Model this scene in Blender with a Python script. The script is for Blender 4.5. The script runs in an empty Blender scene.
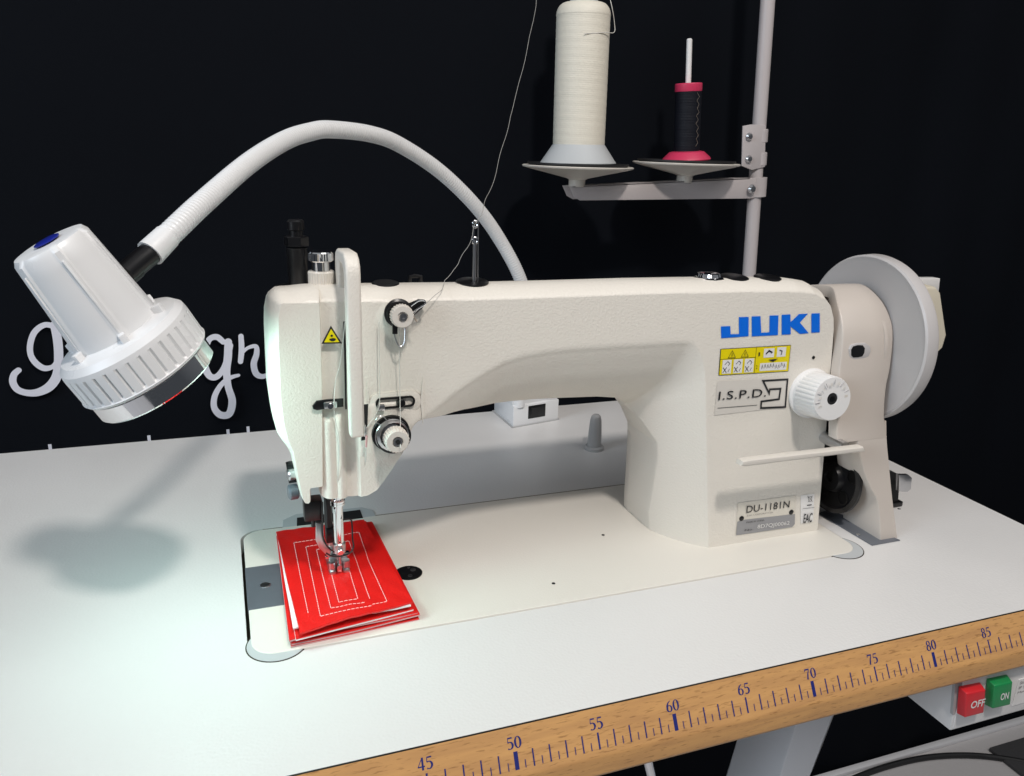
import bpy, bmesh, math, random
import numpy as np
from mathutils import Vector, Matrix
random.seed(4)
S = bpy.context.scene
COL = S.collection
# ------------------------------------------------------------ camera
cam = bpy.data.cameras.new('camera'); co = bpy.data.objects.new('camera', cam); COL.objects.link(co)
co.location = (0.3687, -0.3530, 0.3191); co.rotation_euler = (1.2731, -0.0303, -0.3444)
cam.sensor_width = 36; cam.lens = 27.9; cam.clip_start = .01; cam.clip_end = 50
S.camera = co
# ------------------------------------------------------------ world and lamps
w = bpy.data.worlds.new('World'); S.world = w; w.use_nodes = True
nt = w.node_tree; bg = nt.nodes['Background']
tc = nt.nodes.new('ShaderNodeTexCoord'); sx = nt.nodes.new('ShaderNodeSeparateXYZ'); rp = nt.nodes.new('ShaderNodeValToRGB')
nt.links.new(tc.outputs['Generated'], sx.inputs[0]); nt.links.new(sx.outputs['Z'], rp.inputs[0]); nt.links.new(rp.outputs[0], bg.inputs[0])
rp.color_ramp.elements[0].position = 0.0; rp.color_ramp.elements[0].color = (.10, .11, .125, 1)
rp.color_ramp.elements[1].position = .8; rp.color_ramp.elements[1].color = (.55, .57, .60, 1)
bg.inputs[1].default_value = .48
def area(name, loc, target, size, power, color, shape='DISK', sy=None):
    l = bpy.data.lights.new(name, 'AREA'); l.shape = shape; l.size = size; l.energy = power; l.color = color
    if sy: l.size_y = sy
    o = bpy.data.objects.new(name, l); COL.objects.link(o); o.location = loc
    o.rotation_euler = (Vector(target)-Vector(loc)).to_track_quat('-Z', 'Y').to_euler(); return o
area('ceiling_spot', (.56, -.66, 1.30), (.6, .2, .1), .12, 12.4, (1, .93, .87))
area('overhead_fill', (1.3, -.9, 2.0), (.6, .2, .1), 1.6, 11, (1, .96, .92))  # soft overhead fill, added for reflections and overall brightness
area('daylight_left', (-1.6, -.6, 1.0), (.5, .2, .1), 1.2, 25, (.76, .88, 1.0))
S.view_settings.view_transform = 'Standard'; S.view_settings.look = 'None'; S.view_settings.exposure = 0; S.view_settings.gamma = 1
# ------------------------------------------------------------ materials
def mat(name, col, rough=.5, metal=0, bump=None, var=None, spec=.5, coat=0, emit=None, trans=0, rvar=None):
    m = bpy.data.materials.new(name); m.use_nodes = True; n = m.node_tree; b = n.nodes['Principled BSDF']
    b.inputs['Base Color'].default_value = (*col, 1); b.inputs['Roughness'].default_value = rough; b.inputs['Metallic'].default_value = metal
    b.inputs['Specular IOR Level'].default_value = spec; b.inputs['Coat Weight'].default_value = coat
    if trans: b.inputs['Transmission Weight'].default_value = trans
    tc = n.nodes.new('ShaderNodeTexCoord')
    if var:   # (scale, amount): mottling of the base colour and roughness
        no = n.nodes.new('ShaderNodeTexNoise'); no.inputs['Scale'].default_value = var[0]; no.inputs['Detail'].default_value = 6
        n.links.new(tc.outputs['Object'], no.inputs['Vector'])
        mx = n.nodes.new('ShaderNodeMixRGB'); mx.inputs[1].default_value = (*[c*(1-var[1]) for c in col], 1); mx.inputs[2].default_value = (*[min(1, c*(1+var[1])) for c in col], 1)
        n.links.new(no.outputs[0], mx.inputs[0]); n.links.new(mx.outputs[0], b.inputs['Base Color'])
    if rvar:
        n3 = n.nodes.new('ShaderNodeTexNoise'); n3.inputs['Scale'].default_value = rvar[0]; n3.inputs['Detail'].default_value = 8; n.links.new(tc.outputs['Object'], n3.inputs['Vector'])
        mr = n.nodes.new('ShaderNodeMapRange'); mr.inputs['From Min'].default_value = .3; mr.inputs['From Max'].default_value = .7; mr.inputs['To Min'].default_value = rough-rvar[1]; mr.inputs['To Max'].default_value = rough+rvar[1]
        n.links.new(n3.outputs[0], mr.inputs['Value']); n.links.new(mr.outputs[0], b.inputs['Roughness'])
    if bump:  # list of (kind, scale, distance)
        last = None
        for kind, sc, dist in bump:
            t = n.nodes.new('ShaderNodeTexVoronoi' if kind == 'v' else 'ShaderNodeTexNoise'); t.inputs['Scale'].default_value = sc
            if kind == 'v': t.feature = 'SMOOTH_F1'
            else: t.inputs['Detail'].default_value = 3
            n.links.new(tc.outputs['Object'], t.inputs['Vector'])
            bp = n.nodes.new('ShaderNodeBump'); bp.inputs['Distance'].default_value = dist; bp.inputs['Strength'].default_value = 1
            n.links.new(t.outputs[0], bp.inputs['Height'])
            if last: n.links.new(last.outputs[0], bp.inputs['Normal'])
            last = bp
        n.links.new(last.outputs[0], b.inputs['Normal'])
    if emit: b.inputs['Emission Color'].default_value = (*emit[0], 1); b.inputs['Emission Strength'].default_value = emit[1]
    return m
M = {}
M['paint'] = mat('wrinkle_paint', (.77, .73, .66), .40, bump=[('n', 640, .00034), ('n', 1500, .0001)], spec=.5, rvar=(25, .07))
M['paintfine'] = mat('bed_paint', (.74, .71, .65), .45, bump=[('n', 700, .00016)], var=(14, .02))
M['cover'] = mat('cover_plastic', (.55, .495, .445), .42, rvar=(40, .08), var=(30, .02), bump=[('n', 900, .00005)])
M['wheel'] = mat('wheel_plastic', (.52, .50, .495), .4, rvar=(30, .1), bump=[('n', 60, .0002)])
M['cream'] = mat('cream_plastic', (.68, .63, .51), .45)
M['white'] = mat('white_plastic', (.74, .73, .72), .35, bump=[('n', 900, .00003)])
M['ivory'] = mat('ivory_plastic', (.68, .64, .58), .38)
M['lampw'] = mat('lamp_plastic', (.76, .77, .78), .33, rvar=(60, .08), var=(40, .02))
M['table'] = mat('table_laminate', (.71, .70, .69), .40, var=(9, .015), bump=[('v', 520, .00014)], rvar=(14, .10))
M['black'] = mat('black_plastic', (.006, .006, .007), .3)
M['blackm'] = mat('black_matte', (.008, .008, .009), .7)
M['rubber'] = mat('black_rubber', (.012, .012, .013), .55)
M['dark'] = mat('dark_steel', (.05, .05, .052), .38, 1)
M['steel'] = mat('steel', (.58, .58, .59), .30, 1, var=(80, .1))
M['chrome'] = mat('chrome', (.85, .85, .86), .07, 1, rvar=(90, .05))
M['grey'] = mat('grey_metal', (.17, .185, .215), .38, .35, var=(60, .1))
M['cushion'] = mat('cushion_plastic', (.50, .52, .53), .35)
M['greyp'] = mat('grey_plastic', (.42, .42, .42), .45)
M['gap'] = mat('gap_shadowline', (.035, .028, .018), .8)
M['seam'] = mat('seam_brown', (.13, .085, .04), .8)
M['matgrey'] = mat('grey_mat', (.06, .06, .063), .8, bump=[('n', 400, .0006)])
M['blue'] = mat('blue_ink', (.0, .145, .74), .4)
M['navy'] = mat('navy_ink', (.010, .018, .16), .5)
M['ink'] = mat('black_ink', (.012, .012, .014), .5)
M['inkgrey'] = mat('grey_ink', (.22, .20, .19), .5)
M['yellow'] = mat('yellow_sticker', (.80, .66, .0), .4)
M['stick'] = mat('clear_sticker', (.68, .645, .59), .3)
M['stickw'] = mat('white_sticker', (.78, .77, .76), .35)
M['plate'] = mat('cream_sticker', (.70, .66, .58), .3)
M['plategrey'] = mat('grey_sticker', (.30, .30, .31), .3)
M['red'] = mat('red_leather', (.74, .012, .010), .38, bump=[('n', 520, .00028)], var=(60, .08))
M['pink'] = mat('pink_leather_back', (.60, .34, .34), .7)
M['felt'] = mat('white_backing', (.80, .78, .78), .8)
M['stitch'] = mat('stitch_thread', (.85, .62, .60), .6)
M['thread'] = mat('white_thread', (.62, .60, .56), .6)
M['threaddim'] = mat('grey_thread', (.36, .35, .33), .6)
M['tan'] = mat('dull_thread', (.30, .24, .19), .7)
M['redsw'] = mat('red_button', (.62, .02, .03), .3)
M['greensw'] = mat('green_button', (.01, .24, .07), .3)
M['postw'] = mat('white_powder_coat', (.80, .80, .82), .4)
M['stand'] = mat('stand_grey_paint', (.50, .46, .46), .42, bump=[('n', 800, .00008)])
M['blkthread'] = mat('black_thread', (.005, .006, .011), .6, spec=.25)
M['pinkp'] = mat('pink_plastic', (.62, .04, .11), .4)
M['navyp'] = mat('blue_button', (.01, .02, .25), .25)
M['wall'] = mat('dark_wall', (.0046, .0056, .0080), .8, var=(2.5, .25), spec=.04)
M['wallink'] = mat('white_wall_lettering', (.62, .62, .69), .7)
M['floor'] = mat('grey_floor', (.62, .60, .60), .6, var=(4, .08), bump=[('n', 300, .0005)])
M['diff'] = mat('lamp_diffuser', (.8, .85, .85), .5, emit=((.80, 1, .97), 6))
def wood():
    m = bpy.data.materials.new('beech_wood'); m.use_nodes = True; n = m.node_tree; b = n.nodes['Principled BSDF']
    tc = n.nodes.new('ShaderNodeTexCoord'); mp = n.nodes.new('ShaderNodeMapping'); mp.inputs['Scale'].default_value = (6, 60, 60)
    n1 = n.nodes.new('ShaderNodeTexNoise'); n1.inputs['Scale'].default_value = 3; n1.inputs['Detail'].default_value = 6; n1.inputs['Distortion'].default_value = .6
    mp2 = n.nodes.new('ShaderNodeMapping'); mp2.inputs['Scale'].default_value = (60, 420, 420)
    n2 = n.nodes.new('ShaderNodeTexNoise'); n2.inputs['Scale'].default_value = 2.2; n2.inputs['Detail'].default_value = 2
    for mm, nn in ((mp, n1), (mp2, n2)):
        n.links.new(tc.outputs['Object'], mm.inputs[0]); n.links.new(mm.outputs[0], nn.inputs['Vector'])
    r1 = n.nodes.new('ShaderNodeValToRGB'); e = r1.color_ramp.elements; e[0].position = .3; e[0].color = (.50, .265, .105, 1); e[1].position = .7; e[1].color = (.64, .35, .13, 1)
    r2 = n.nodes.new('ShaderNodeValToRGB'); e = r2.color_ramp.elements; e[0].position = .30; e[0].color = (.45, .40, .36, 1); e[1].position = .42; e[1].color = (1, 1, 1, 1)
    mx = n.nodes.new('ShaderNodeMixRGB'); mx.blend_type = 'MULTIPLY'; mx.inputs[0].default_value = .62
    n.links.new(n1.outputs[0], r1.inputs[0]); n.links.new(n2.outputs[0], r2.inputs[0]); n.links.new(r1.outputs[0], mx.inputs[1]); n.links.new(r2.outputs[0], mx.inputs[2])
    n.links.new(mx.outputs[0], b.inputs['Base Color']); b.inputs['Roughness'].default_value = .42
    return m
M['wood'] = wood()
# ------------------------------------------------------------ helpers
V = Vector
def thing(name, label, cat, loc=(0, 0, 0), group=None):
    o = bpy.data.objects.new(name, None); COL.objects.link(o); o.location = loc; o.empty_display_size = .02
    o['label'] = label; o['category'] = cat
    if group: o['group'] = group
    return o
def tag(o, label, cat, group=None):
    o['label'] = label; o['category'] = cat
    if group: o['group'] = group
    return o
def root_loc(o):
    v = V((0, 0, 0))
    while o: v = v + o.location; o = o.parent
    return v
def link(name, me, m, parent=None, smooth=30, origin=None):
    if m is not None:
        me.materials.clear(); me.materials.append(M[m] if isinstance(m, str) else m)
    if smooth and len(me.polygons):
        me.polygons.foreach_set('use_smooth', [True]*len(me.polygons)); me.set_sharp_from_angle(angle=math.radians(smooth))
    o = bpy.data.objects.new(name, me); COL.objects.link(o)
    off = V((0, 0, 0))
    if parent is not None:
        o.parent = parent; off = root_loc(parent)
    # all meshes are drawn in world metres: bring them back by the parents' offset
    me.transform(Matrix.Translation(-off)); me.update()
    return o
def new(bm, name='mesh'):
    me = bpy.data.meshes.new(name); bm.to_mesh(me); bm.free(); return me
def raw(verts, faces, name='mesh'):
    me = bpy.data.meshes.new(name); me.from_pydata([tuple(v) for v in verts], [], faces); me.validate(); me.update(); return me
def fixn(bm): bmesh.ops.recalc_face_normals(bm, faces=bm.faces)
class MB:
    def __init__(s): s.bm = bmesh.new()
    def _merge(s, b): 
        me = bpy.data.meshes.new('tmp'); b.to_mesh(me); b.free(); s.bm.from_mesh(me); bpy.data.meshes.remove(me); return s
    def box(s, a, b, bev=0, seg=2, rot=None, piv=None):
        t = bmesh.new(); bmesh.ops.create_cube(t, size=1)
        a = V(a); b = V(b); c = (a+b)/2; d = b-a
        for v in t.verts: v.co = V((v.co.x*d.x, v.co.y*d.y, v.co.z*d.z))
        if bev: bmesh.ops.bevel(t, geom=t.edges[:], offset=bev, segments=seg, affect='EDGES', profile=.5)
        for v in t.verts:
            if rot is not None: v.co = rot @ v.co
            v.co += c
        return s._merge(t)
    def hexa(s, p, bev=0, seg=2):   # 4 front corners then 4 back corners
        t = bmesh.new(); vs = [t.verts.new(q) for q in p]
        for f in ((0, 1, 2, 3), (7, 6, 5, 4), (0, 4, 5, 1), (1, 5, 6, 2), (2, 6, 7, 3), (3, 7, 4, 0)): t.faces.new([vs[i] for i in f])
        fixn(t)
        if bev: bmesh.ops.bevel(t, geom=t.edges[:], offset=bev, segments=seg, affect='EDGES', profile=.5)
        return s._merge(t)
    def prism(s, pts, off, bev=0, seg=2):   # closed 3D polygon extruded by a vector
        t = bmesh.new(); off = V(off); a = [t.verts.new(V(q)) for q in pts]; b = [t.verts.new(V(q)+off) for q in pts]; n = len(pts)
        f1 = t.faces.new(a); f2 = t.faces.new(b[::-1])
        for i in range(n): t.faces.new((a[i], b[i], b[(i+1) % n], a[(i+1) % n]))
        fixn(t)
        if bev:
            e = [e for e in t.edges if any(f in (f1, f2) for f in e.link_faces)]
            bmesh.ops.bevel(t, geom=e, offset=bev, segments=seg, affect='EDGES', profile=.5)
        bmesh.ops.triangulate(t, faces=[f for f in t.faces if len(f.verts) > 4])
        return s._merge(t)
    def lathe(s, prof, org, axis, n=48, ripple=None, start=None):  # prof: (radius, height along axis)
        t = bmesh.new(); ax = V(axis).normalized(); u = ax.orthogonal().normalized()
        if start is not None: u = (V(start)-ax*V(start).dot(ax)).normalized()
        v = ax.cross(u); org = V(org); rings = []
        for k, (r, h) in enumerate(prof):
            if r < 1e-6: rings.append([t.verts.new(org+ax*h)]); continue
            ring = []
            for i in range(n):
                a = 2*math.pi*i/n; rr = r
                if ripple: rr = r+ripple(k, a, i)
                ring.append(t.verts.new(org+ax*h+(u*math.cos(a)+v*math.sin(a))*rr))
            rings.append(ring)
        for A, B in zip(rings, rings[1:]):
            for i in range(n):
                j = (i+1) % n
                if len(A) == 1 and len(B) == 1: continue
                if len(A) == 1: t.faces.new((A[0], B[j], B[i]))
                elif len(B) == 1: t.faces.new((A[i], A[j], B[0]))
                else: t.faces.new((A[i], A[j], B[j], B[i]))
        if len(rings[0]) > 1: t.faces.new(rings[0][::-1])
        if len(rings[-1]) > 1: t.faces.new(rings[-1])
        fixn(t); return s._merge(t)
    def cyl(s, a, b, r, r2=None, n=24, bev=0):
        a = V(a); b = V(b); L = (b-a).length; r2 = r if r2 is None else r2
        if bev: pr = [(r-bev, 0), (r, bev), (r2, L-bev), (r2-bev, L)]
        else: pr = [(r, 0), (r2, L)]
        return s.lathe(pr, a, b-a, n)
    def tube(s, pts, r, n=10, cap=True):
        t = bmesh.new(); pts = [V(q) for q in pts]; rs = r if isinstance(r, (list, tuple)) else [r]*len(pts)
        tg = []
        for i in range(len(pts)): tg.append((pts[min(i+1, len(pts)-1)]-pts[max(i-1, 0)]).normalized())
        u = tg[0].orthogonal().normalized(); rings = []
        for i, q in enumerate(pts):
            u = (u-tg[i]*u.dot(tg[i])).normalized(); v = tg[i].cross(u)
            rings.append([t.verts.new(q+(u*math.cos(2*math.pi*k/n)+v*math.sin(2*math.pi*k/n))*rs[i]) for k in range(n)])
        for A, B in zip(rings, rings[1:]):
            for i in range(n): t.faces.new((A[i], A[(i+1) % n], B[(i+1) % n], B[i]))
        if cap: t.faces.new(rings[0][::-1]); t.faces.new(rings[-1])
        fixn(t); return s._merge(t)
    def build(s, name, m, parent=None, smooth=30): return link(name, new(s.bm), m, parent, smooth)
def spline(pts, k=8):
    P = [V(q) for q in pts]; out = []
    for i in range(len(P)-1):
        a = P[max(i-1, 0)]; b = P[i]; c = P[i+1]; d = P[min(i+2, len(P)-1)]
        for j in range(k):
            t = j/k; out.append(.5*((2*b)+(c-a)*t+(2*a-5*b+4*c-d)*t*t+(3*b-a-3*c+d)*t**3))
    out.append(P[-1]); return out
def rrect(x0, y0, x1, y1, r, n=8):
    out = []
    for cx, cy, a0 in ((x1-r, y1-r, 0), (x0+r, y1-r, 90), (x0+r, y0+r, 180), (x1-r, y0+r, 270)):
        for i in range(n+1):
            a = math.radians(a0+90*i/n); out.append((cx+r*math.cos(a), cy+r*math.sin(a)))
    return out
def plate_mesh(loops, z0, z1, bev=0):   # 2D outlines with holes -> solid plate
    cu = bpy.data.curves.new('p', 'CURVE'); cu.dimensions = '2D'; cu.fill_mode = 'BOTH'; cu.extrude = (z1-z0)/2-bev; cu.bevel_depth = bev; cu.bevel_resolution = 1; cu.offset = -bev
    for lp in loops:
        sp = cu.splines.new('POLY'); sp.points.add(len(lp)-1)
        for i, q in enumerate(lp): sp.points[i].co = (q[0], q[1], 0, 1)
        sp.use_cyclic_u = True
    o = bpy.data.objects.new('p', cu); COL.objects.link(o); dg = bpy.context.evaluated_depsgraph_get(); dg.update()
    me = bpy.data.meshes.new_from_object(o.evaluated_get(dg)); bpy.data.objects.remove(o); bpy.data.curves.remove(cu)
    me.transform(Matrix.Translation((0, 0, (z0+z1)/2))); return me
def text_mesh(s, size=1, spacing=1, shear=0, bold=0):
    cu = bpy.data.curves.new('t', 'FONT'); cu.body = s; cu.size = size; cu.space_character = spacing; cu.shear = shear; cu.offset = bold; cu.resolution_u = 3
    o = bpy.data.objects.new('t', cu); COL.objects.link(o); dg = bpy.context.evaluated_depsgraph_get(); dg.update()
    me = bpy.data.meshes.new_from_object(o.evaluated_get(dg)); bpy.data.objects.remove(o); bpy.data.curves.remove(cu); return me
def text_in(s, name, bl, br, tl, m, parent, bold=0, lift=None, spacing=1):   # text stretched over a parallelogram on a real surface
    me = text_mesh(s, bold=bold, spacing=spacing); n = len(me.vertices); c = np.empty(n*3); me.vertices.foreach_get('co', c); c = c.reshape(-1, 3)
    lo = c.min(0); hi = c.max(0); bl, br, tl = V(bl), V(br), V(tl); nn = (br-bl).cross(tl-bl).normalized()
    o = lift or .0002; vs = [bl+(br-bl)*((p[0]-lo[0])/(hi[0]-lo[0]))+(tl-bl)*((p[1]-lo[1])/(hi[1]-lo[1]))+nn*o for p in c]
    me2 = raw(vs, [tuple(p.vertices) for p in me.polygons]); return link(name, me2, m, parent, 0)
def fan(mb_pts, polys=None): ...
def flat(polys, name, m, parent, y=None, z=None, lift=0):   # flat polygons (x,z) on plane y, or (x,y) on plane z
    bm = bmesh.new(); inc = min(4e-6, .0003/max(1, len(polys)))
    for i_, lp in enumerate(polys):
        lift += inc
        vs = [bm.verts.new((q[0], y-lift, q[1]) if y is not None else (q[0], q[1], z+lift)) for q in lp]
        f = bm.faces.new(vs); f.normal_update()
        tgt = V((0, -1, 0)) if y is not None else V((0, 0, 1))
        if f.normal.dot(tgt) < 0: f.normal_flip()
    bmesh.ops.triangulate(bm, faces=[f for f in bm.faces if len(f.verts) > 4])
    return link(name, new(bm), m, parent, 0)
def stroke(pts, w, closed=False):   # polyline of width w (or per-point widths) -> quads
    P = [V((q[0], q[1])) for q in pts]; n = len(P); ws = [q[2] if len(q) > 2 else w for q in pts]; L = []; R = []
    for i in range(n):
        a = P[(i-1) % n] if (closed or i) else P[0]; b = P[(i+1) % n] if (closed or i < n-1) else P[-1]
        d1 = (P[i]-a); d2 = (b-P[i]); d1 = d1.normalized() if d1.length else d2.normalized(); d2 = d2.normalized() if d2.length else d1
        d = (d1+d2); d = d.normalized() if d.length > 1e-6 else d1
        nrm = V((-d.y, d.x)); c = max(.35, nrm.dot(V((-d1.y, d1.x))))
        L.append(P[i]+nrm*ws[i]/2/c); R.append(P[i]-nrm*ws[i]/2/c)
    return [(L[i], L[(i+1) % n], R[(i+1) % n], R[i]) for i in range(n if closed else n-1)]
def disc(cx, cy, rx, ry=None, n=20):
    ry = ry or rx; return [(cx+rx*math.cos(2*math.pi*i/n), cy+ry*math.sin(2*math.pi*i/n)) for i in range(n)]
def ribbon_spline(pts, k=6):
    P = [V((q[0], q[1], q[2] if len(q) > 2 else 0)) for q in pts]; return [tuple(q) for q in spline(P, k)]

# ================================================================= SETTING
BEDX0, BEDX1, BEDY0, BEDY1 = .368, .858, .1091, .2871
fl = MB().box((-1.5, -1.5, -.87), (4, .598, -.821)).build('floor', 'floor', None, 0); fl['kind'] = 'structure'
wl = thing('backdrop_wall', 'dark navy wall panel behind the table with a white script word on it', 'wall', (.5, .6, -.82))
# the panel has faint vertical folds
vs = []; fs = []; nx = 400
for i in range(nx):
    x = -1.2+4.6*i/(nx-1); d = .0035*math.sin(x*19+1.3*math.sin(x*5))*(.15 if x < .75 else 1) + .002*math.sin(x*47)*(.1 if x < .75 else 1)
    vs += [(x, .604+d, -.83), (x, .604+d, 1.4)]
for i in range(nx-1): fs.append((2*i, 2*i+2, 2*i+3, 2*i+1))
vs2 = [(v[0], v[1]+.02, v[2]) for v in vs]; fs2 = [tuple(i+len(vs) for i in f[::-1]) for f in fs]
link('wall_panel', raw(vs+vs2, fs+fs2), 'wall', wl, 60)
MB().box((-1.2, .585, -.8208), (3.4, .598, -.812), .002).build('skirting', 'postw', wl)
# script lettering on the wall: strokes (x, z, width)
SC = .6/794*1.6
G = [
 [(0.1533, 0.071, 0.0061), (0.1484, 0.0663, 0.00671), (0.1463, 0.0579, 0.00733), (0.1494, 0.0496, 0.00736), (0.1577, 0.0451, 0.0074), (0.1685, 0.0449, 0.00866), (0.1801, 0.0505, 0.00993), (0.1883, 0.0613, 0.00992), (0.1919, 0.0755, 0.00927), (0.1938, 0.0913, 0.00923), (0.1942, 0.1055, 0.00918), (0.1932, 0.119, 0.00853)],
 [(0.195, 0.1164, 0.00671), (0.1846, 0.1194, 0.00607), (0.1744, 0.1128, 0.00606), (0.1684, 0.1006, 0.00607), (0.1668, 0.0882, 0.00609), (0.1701, 0.0785, 0.00673), (0.1773, 0.0717, 0.00677), (0.1856, 0.0727, 0.00494), (0.1904, 0.0788, 0.0037)],
 [(0.2072, 0.1001, 0.00616), (0.2066, 0.0714, 0.00809), (0.211, 0.0999, 0.00556), (0.2181, 0.1043, 0.00618), (0.2224, 0.0929, 0.00808), (0.222, 0.0703, 0.00751), (0.2294, 0.0682, 0.0044), (0.2389, 0.0855, 0.00564), (0.2467, 0.098, 0.00689), (0.2496, 0.0849, 0.00693), (0.2451, 0.0688, 0.00695), (0.235, 0.0679, 0.00504)],
 [(0.2617, 0.1197, 0.0075), (0.2611, 0.0907, 0.0082), (0.2622, 0.0677, 0.00764), (0.2708, 0.0672, 0.00511), (0.28, 0.0864, 0.00446)],
 [(0.2527, 0.1009, 0.00439), (0.2773, 0.1035, 0.00506)],
 [(0.2982, 0.0936, 0.00703), (0.2883, 0.0974, 0.007), (0.2811, 0.083, 0.00765), (0.2839, 0.0663, 0.0077), (0.2945, 0.069, 0.00644), (0.3028, 0.095, 0.00832), (0.303, 0.0651, 0.00776), (0.3148, 0.0626, 0.00455), (0.3303, 0.0667, 0.00457)],
 [(0.3622, 0.0911, 0.00655), (0.3555, 0.0972, 0.00717), (0.3471, 0.0943, 0.00651), (0.3411, 0.0795, 0.00848), (0.3399, 0.0643, 0.00852), (0.3444, 0.0514, 0.00791), (0.352, 0.0498, 0.00727), (0.3605, 0.0596, 0.00661), (0.3663, 0.0746, 0.00659), (0.3693, 0.0863, 0.00723)],
 [(0.3677, 0.0908, 0.00853), (0.3663, 0.0746, 0.00923), (0.3634, 0.056, 0.00861), (0.3639, 0.0369, 0.008), (0.3671, 0.0191, 0.00873), (0.3628, 0.0035, 0.00875), (0.3533, 0.0025, 0.00873), (0.3467, 0.0119, 0.00735), (0.3481, 0.0259, 0.00665), (0.3559, 0.0392, 0.00598), (0.3659, 0.0471, 0.00532), (0.3762, 0.0499, 0.004)],
 [(0.3821, 0.0968, 0.00593), (0.3817, 0.0805, 0.00662), (0.3795, 0.0663, 0.00598)],
 [(0.3823, 0.0764, 0.00331), (0.3884, 0.0822, 0.00398), (0.3977, 0.0837, 0.00532), (0.398, 0.0744, 0.00667), (0.3941, 0.0626, 0.00735), (0.3962, 0.0503, 0.00739), (0.4041, 0.0466, 0.00607), (0.4125, 0.0527, 0.00472), (0.4233, 0.0712, 0.00472)],
 [(0.442, 0.0875, 0.00675), (0.4308, 0.0915, 0.00738), (0.4234, 0.0747, 0.00807), (0.4274, 0.0569, 0.00813), (0.439, 0.0597, 0.0068), (0.4469, 0.0872, 0.00879), (0.4477, 0.0556, 0.00819), (0.4603, 0.053, 0.0048)],
 [(0.4718, 0.0894, 0.00817), (0.4703, 0.0523, 0.00826), (0.4731, 0.0788, 0.00479), (0.4835, 0.0888, 0.00684), (0.4873, 0.0512, 0.00831), (0.4909, 0.0778, 0.00482), (0.5004, 0.0879, 0.00688), (0.5045, 0.0537, 0.00836), (0.5166, 0.0529, 0.0049)]]
polys = []
for g in G:
    r = [(a, b, c*.97) for a, b, c in ribbon_spline(g, 7)]; polys += stroke(r, .01)
    polys.append(disc(r[0][0], r[0][1], r[0][2]/2)); polys.append(disc(r[-1][0], r[-1][1], r[-1][2]/2))
flat(polys, 'script_lettering', 'wallink', wl, y=.5975)
for j, (x, z) in enumerate([(0.172, -0.0184), (0.2733, -0.0177), (0.3597, -0.0185), (0.3826, -0.0169)]):
    flat([[(x-.0017, z-.03), (x+.0017, z-.03), (x+.0017, z+.0022), (x-.0017, z+.0022)]], 'small_letter_stem', 'wallink', wl, y=.5975)

# ================================================================= TABLE
tb = thing('sewing_table', 'white laminate sewing table with a beech ruler edge numbered in centimetres', 'table', (.52, .25, -.82))
slot = [(0.8714, 0.1783), (0.8876, 0.1824), (0.9049, 0.1138), (0.8739, 0.1136)]
cush_r = .0205
def circ(cx, cy, r, a0, a1, n=20): return [(cx+r*math.cos(math.radians(a0+(a1-a0)*i/n)), cy+r*math.sin(math.radians(a0+(a1-a0)*i/n))) for i in range(n+1)]
# hole for the machine bed with a 1 mm gap
g = .0011
hole = rrect(BEDX0-.0024, BEDY0-g, BEDX1+g, BEDY1+.0028, .017)
top = plate_mesh([[(0, .0002), (1.042, .0002), (1.042, .5356), (0, .5356)], hole], -.0384, 0)
link('tabletop', top, 'table', tb, 30)
MB().box((.33, .08, -.07), (.885, .30, -.0388)).build('machine_tray', 'gap', tb)
# gap line tint: thin dark strip painting the shade inside the cut-out
link('cutout_shade_strip', plate_mesh([rrect(BEDX0-.0022, BEDY0-g+.0001, BEDX1+g-.0001, BEDY1+.0026, .0168), rrect(BEDX0-.0002, BEDY0-.0001, BEDX1+.0001, BEDY1+.0001, .0158)], -.024, -.014), 'gap', tb)
link('rear_seam', plate_mesh([[(BEDX0+.016, BEDY1+.0002), (BEDX1-.016, BEDY1+.0002), (BEDX1-.016, BEDY1+.0026), (BEDX0+.016, BEDY1+.0026)]], -.01, -.0002), 'seam', tb)
# wood edge with rounded nose
TH = math.radians(60); CT, ST_ = math.cos(TH), math.sin(TH)
prof = [(0, .0002), (-.0258*CT, -.0258*ST_), (-.0268*CT-.0001, -.0268*ST_), (-.0140, -.0250), (-.0140, -.0362), (-.0130, -.0382), (0, -.0385)]
MB().prism([(0, a, b) for a, b in prof], (1.042, 0, 0)).build('ruler_edge', 'wood', tb, 25)
MB().prism([(0, -.0002, .0003), (0, .0007, .0003), (0, .0007, -.001), (0, -.0002, -.001)], (1.042, 0, 0)).build('edge_joint', 'dark', tb)
def sloped(polys, name, m, lift=.00015):   # polygons (x, distance down the bevelled ruler face)
    vs = []; fs = []
    for k, lp in enumerate(polys):
        l = lift+k*min(3e-6, .0002/len(polys)); o = len(vs)
        pts = [V((q[0], -q[1]*CT-l*ST_, -q[1]*ST_+l*CT)) for q in lp]
        nn = sum(((pts[i]-pts[0]).cross(pts[(i+1) % len(pts)]-pts[0]) for i in range(1, len(pts)-1)), V())
        if nn.y > 0: pts = pts[::-1]
        vs += pts; fs.append(tuple(range(o, o+len(pts))))
    return link(name, raw(vs, fs), m, tb, 0)
RX = lambda cm: .4536+(cm-45)*.01037
S0, S1 = .0139, .0234
q = []
for half in range(20, 203):
    cm = half/2; x = RX(cm)
    if half % 2: q.append([(x-.00026, S1-.0002), (x+.00026, S1-.0002), (x+.00026, S1-.0046), (x-.00026, S1-.0046)])
    elif half % 20 == 0: sloped([[(x-.00125, S1), (x+.00125, S1), (x+.00125, S0-.0003), (x-.00125, S0-.0003)]], 'ten_mark', 'navy')
    elif half % 10 == 0: sloped([[(x-.00055, S1), (x+.00055, S1), (x+.00055, S0), (x-.00055, S0)]], 'five_mark', 'navy')
    else: q.append([(x-.00040, S1), (x+.00040, S1), (x+.00040, S0), (x-.00040, S0)])
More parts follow.
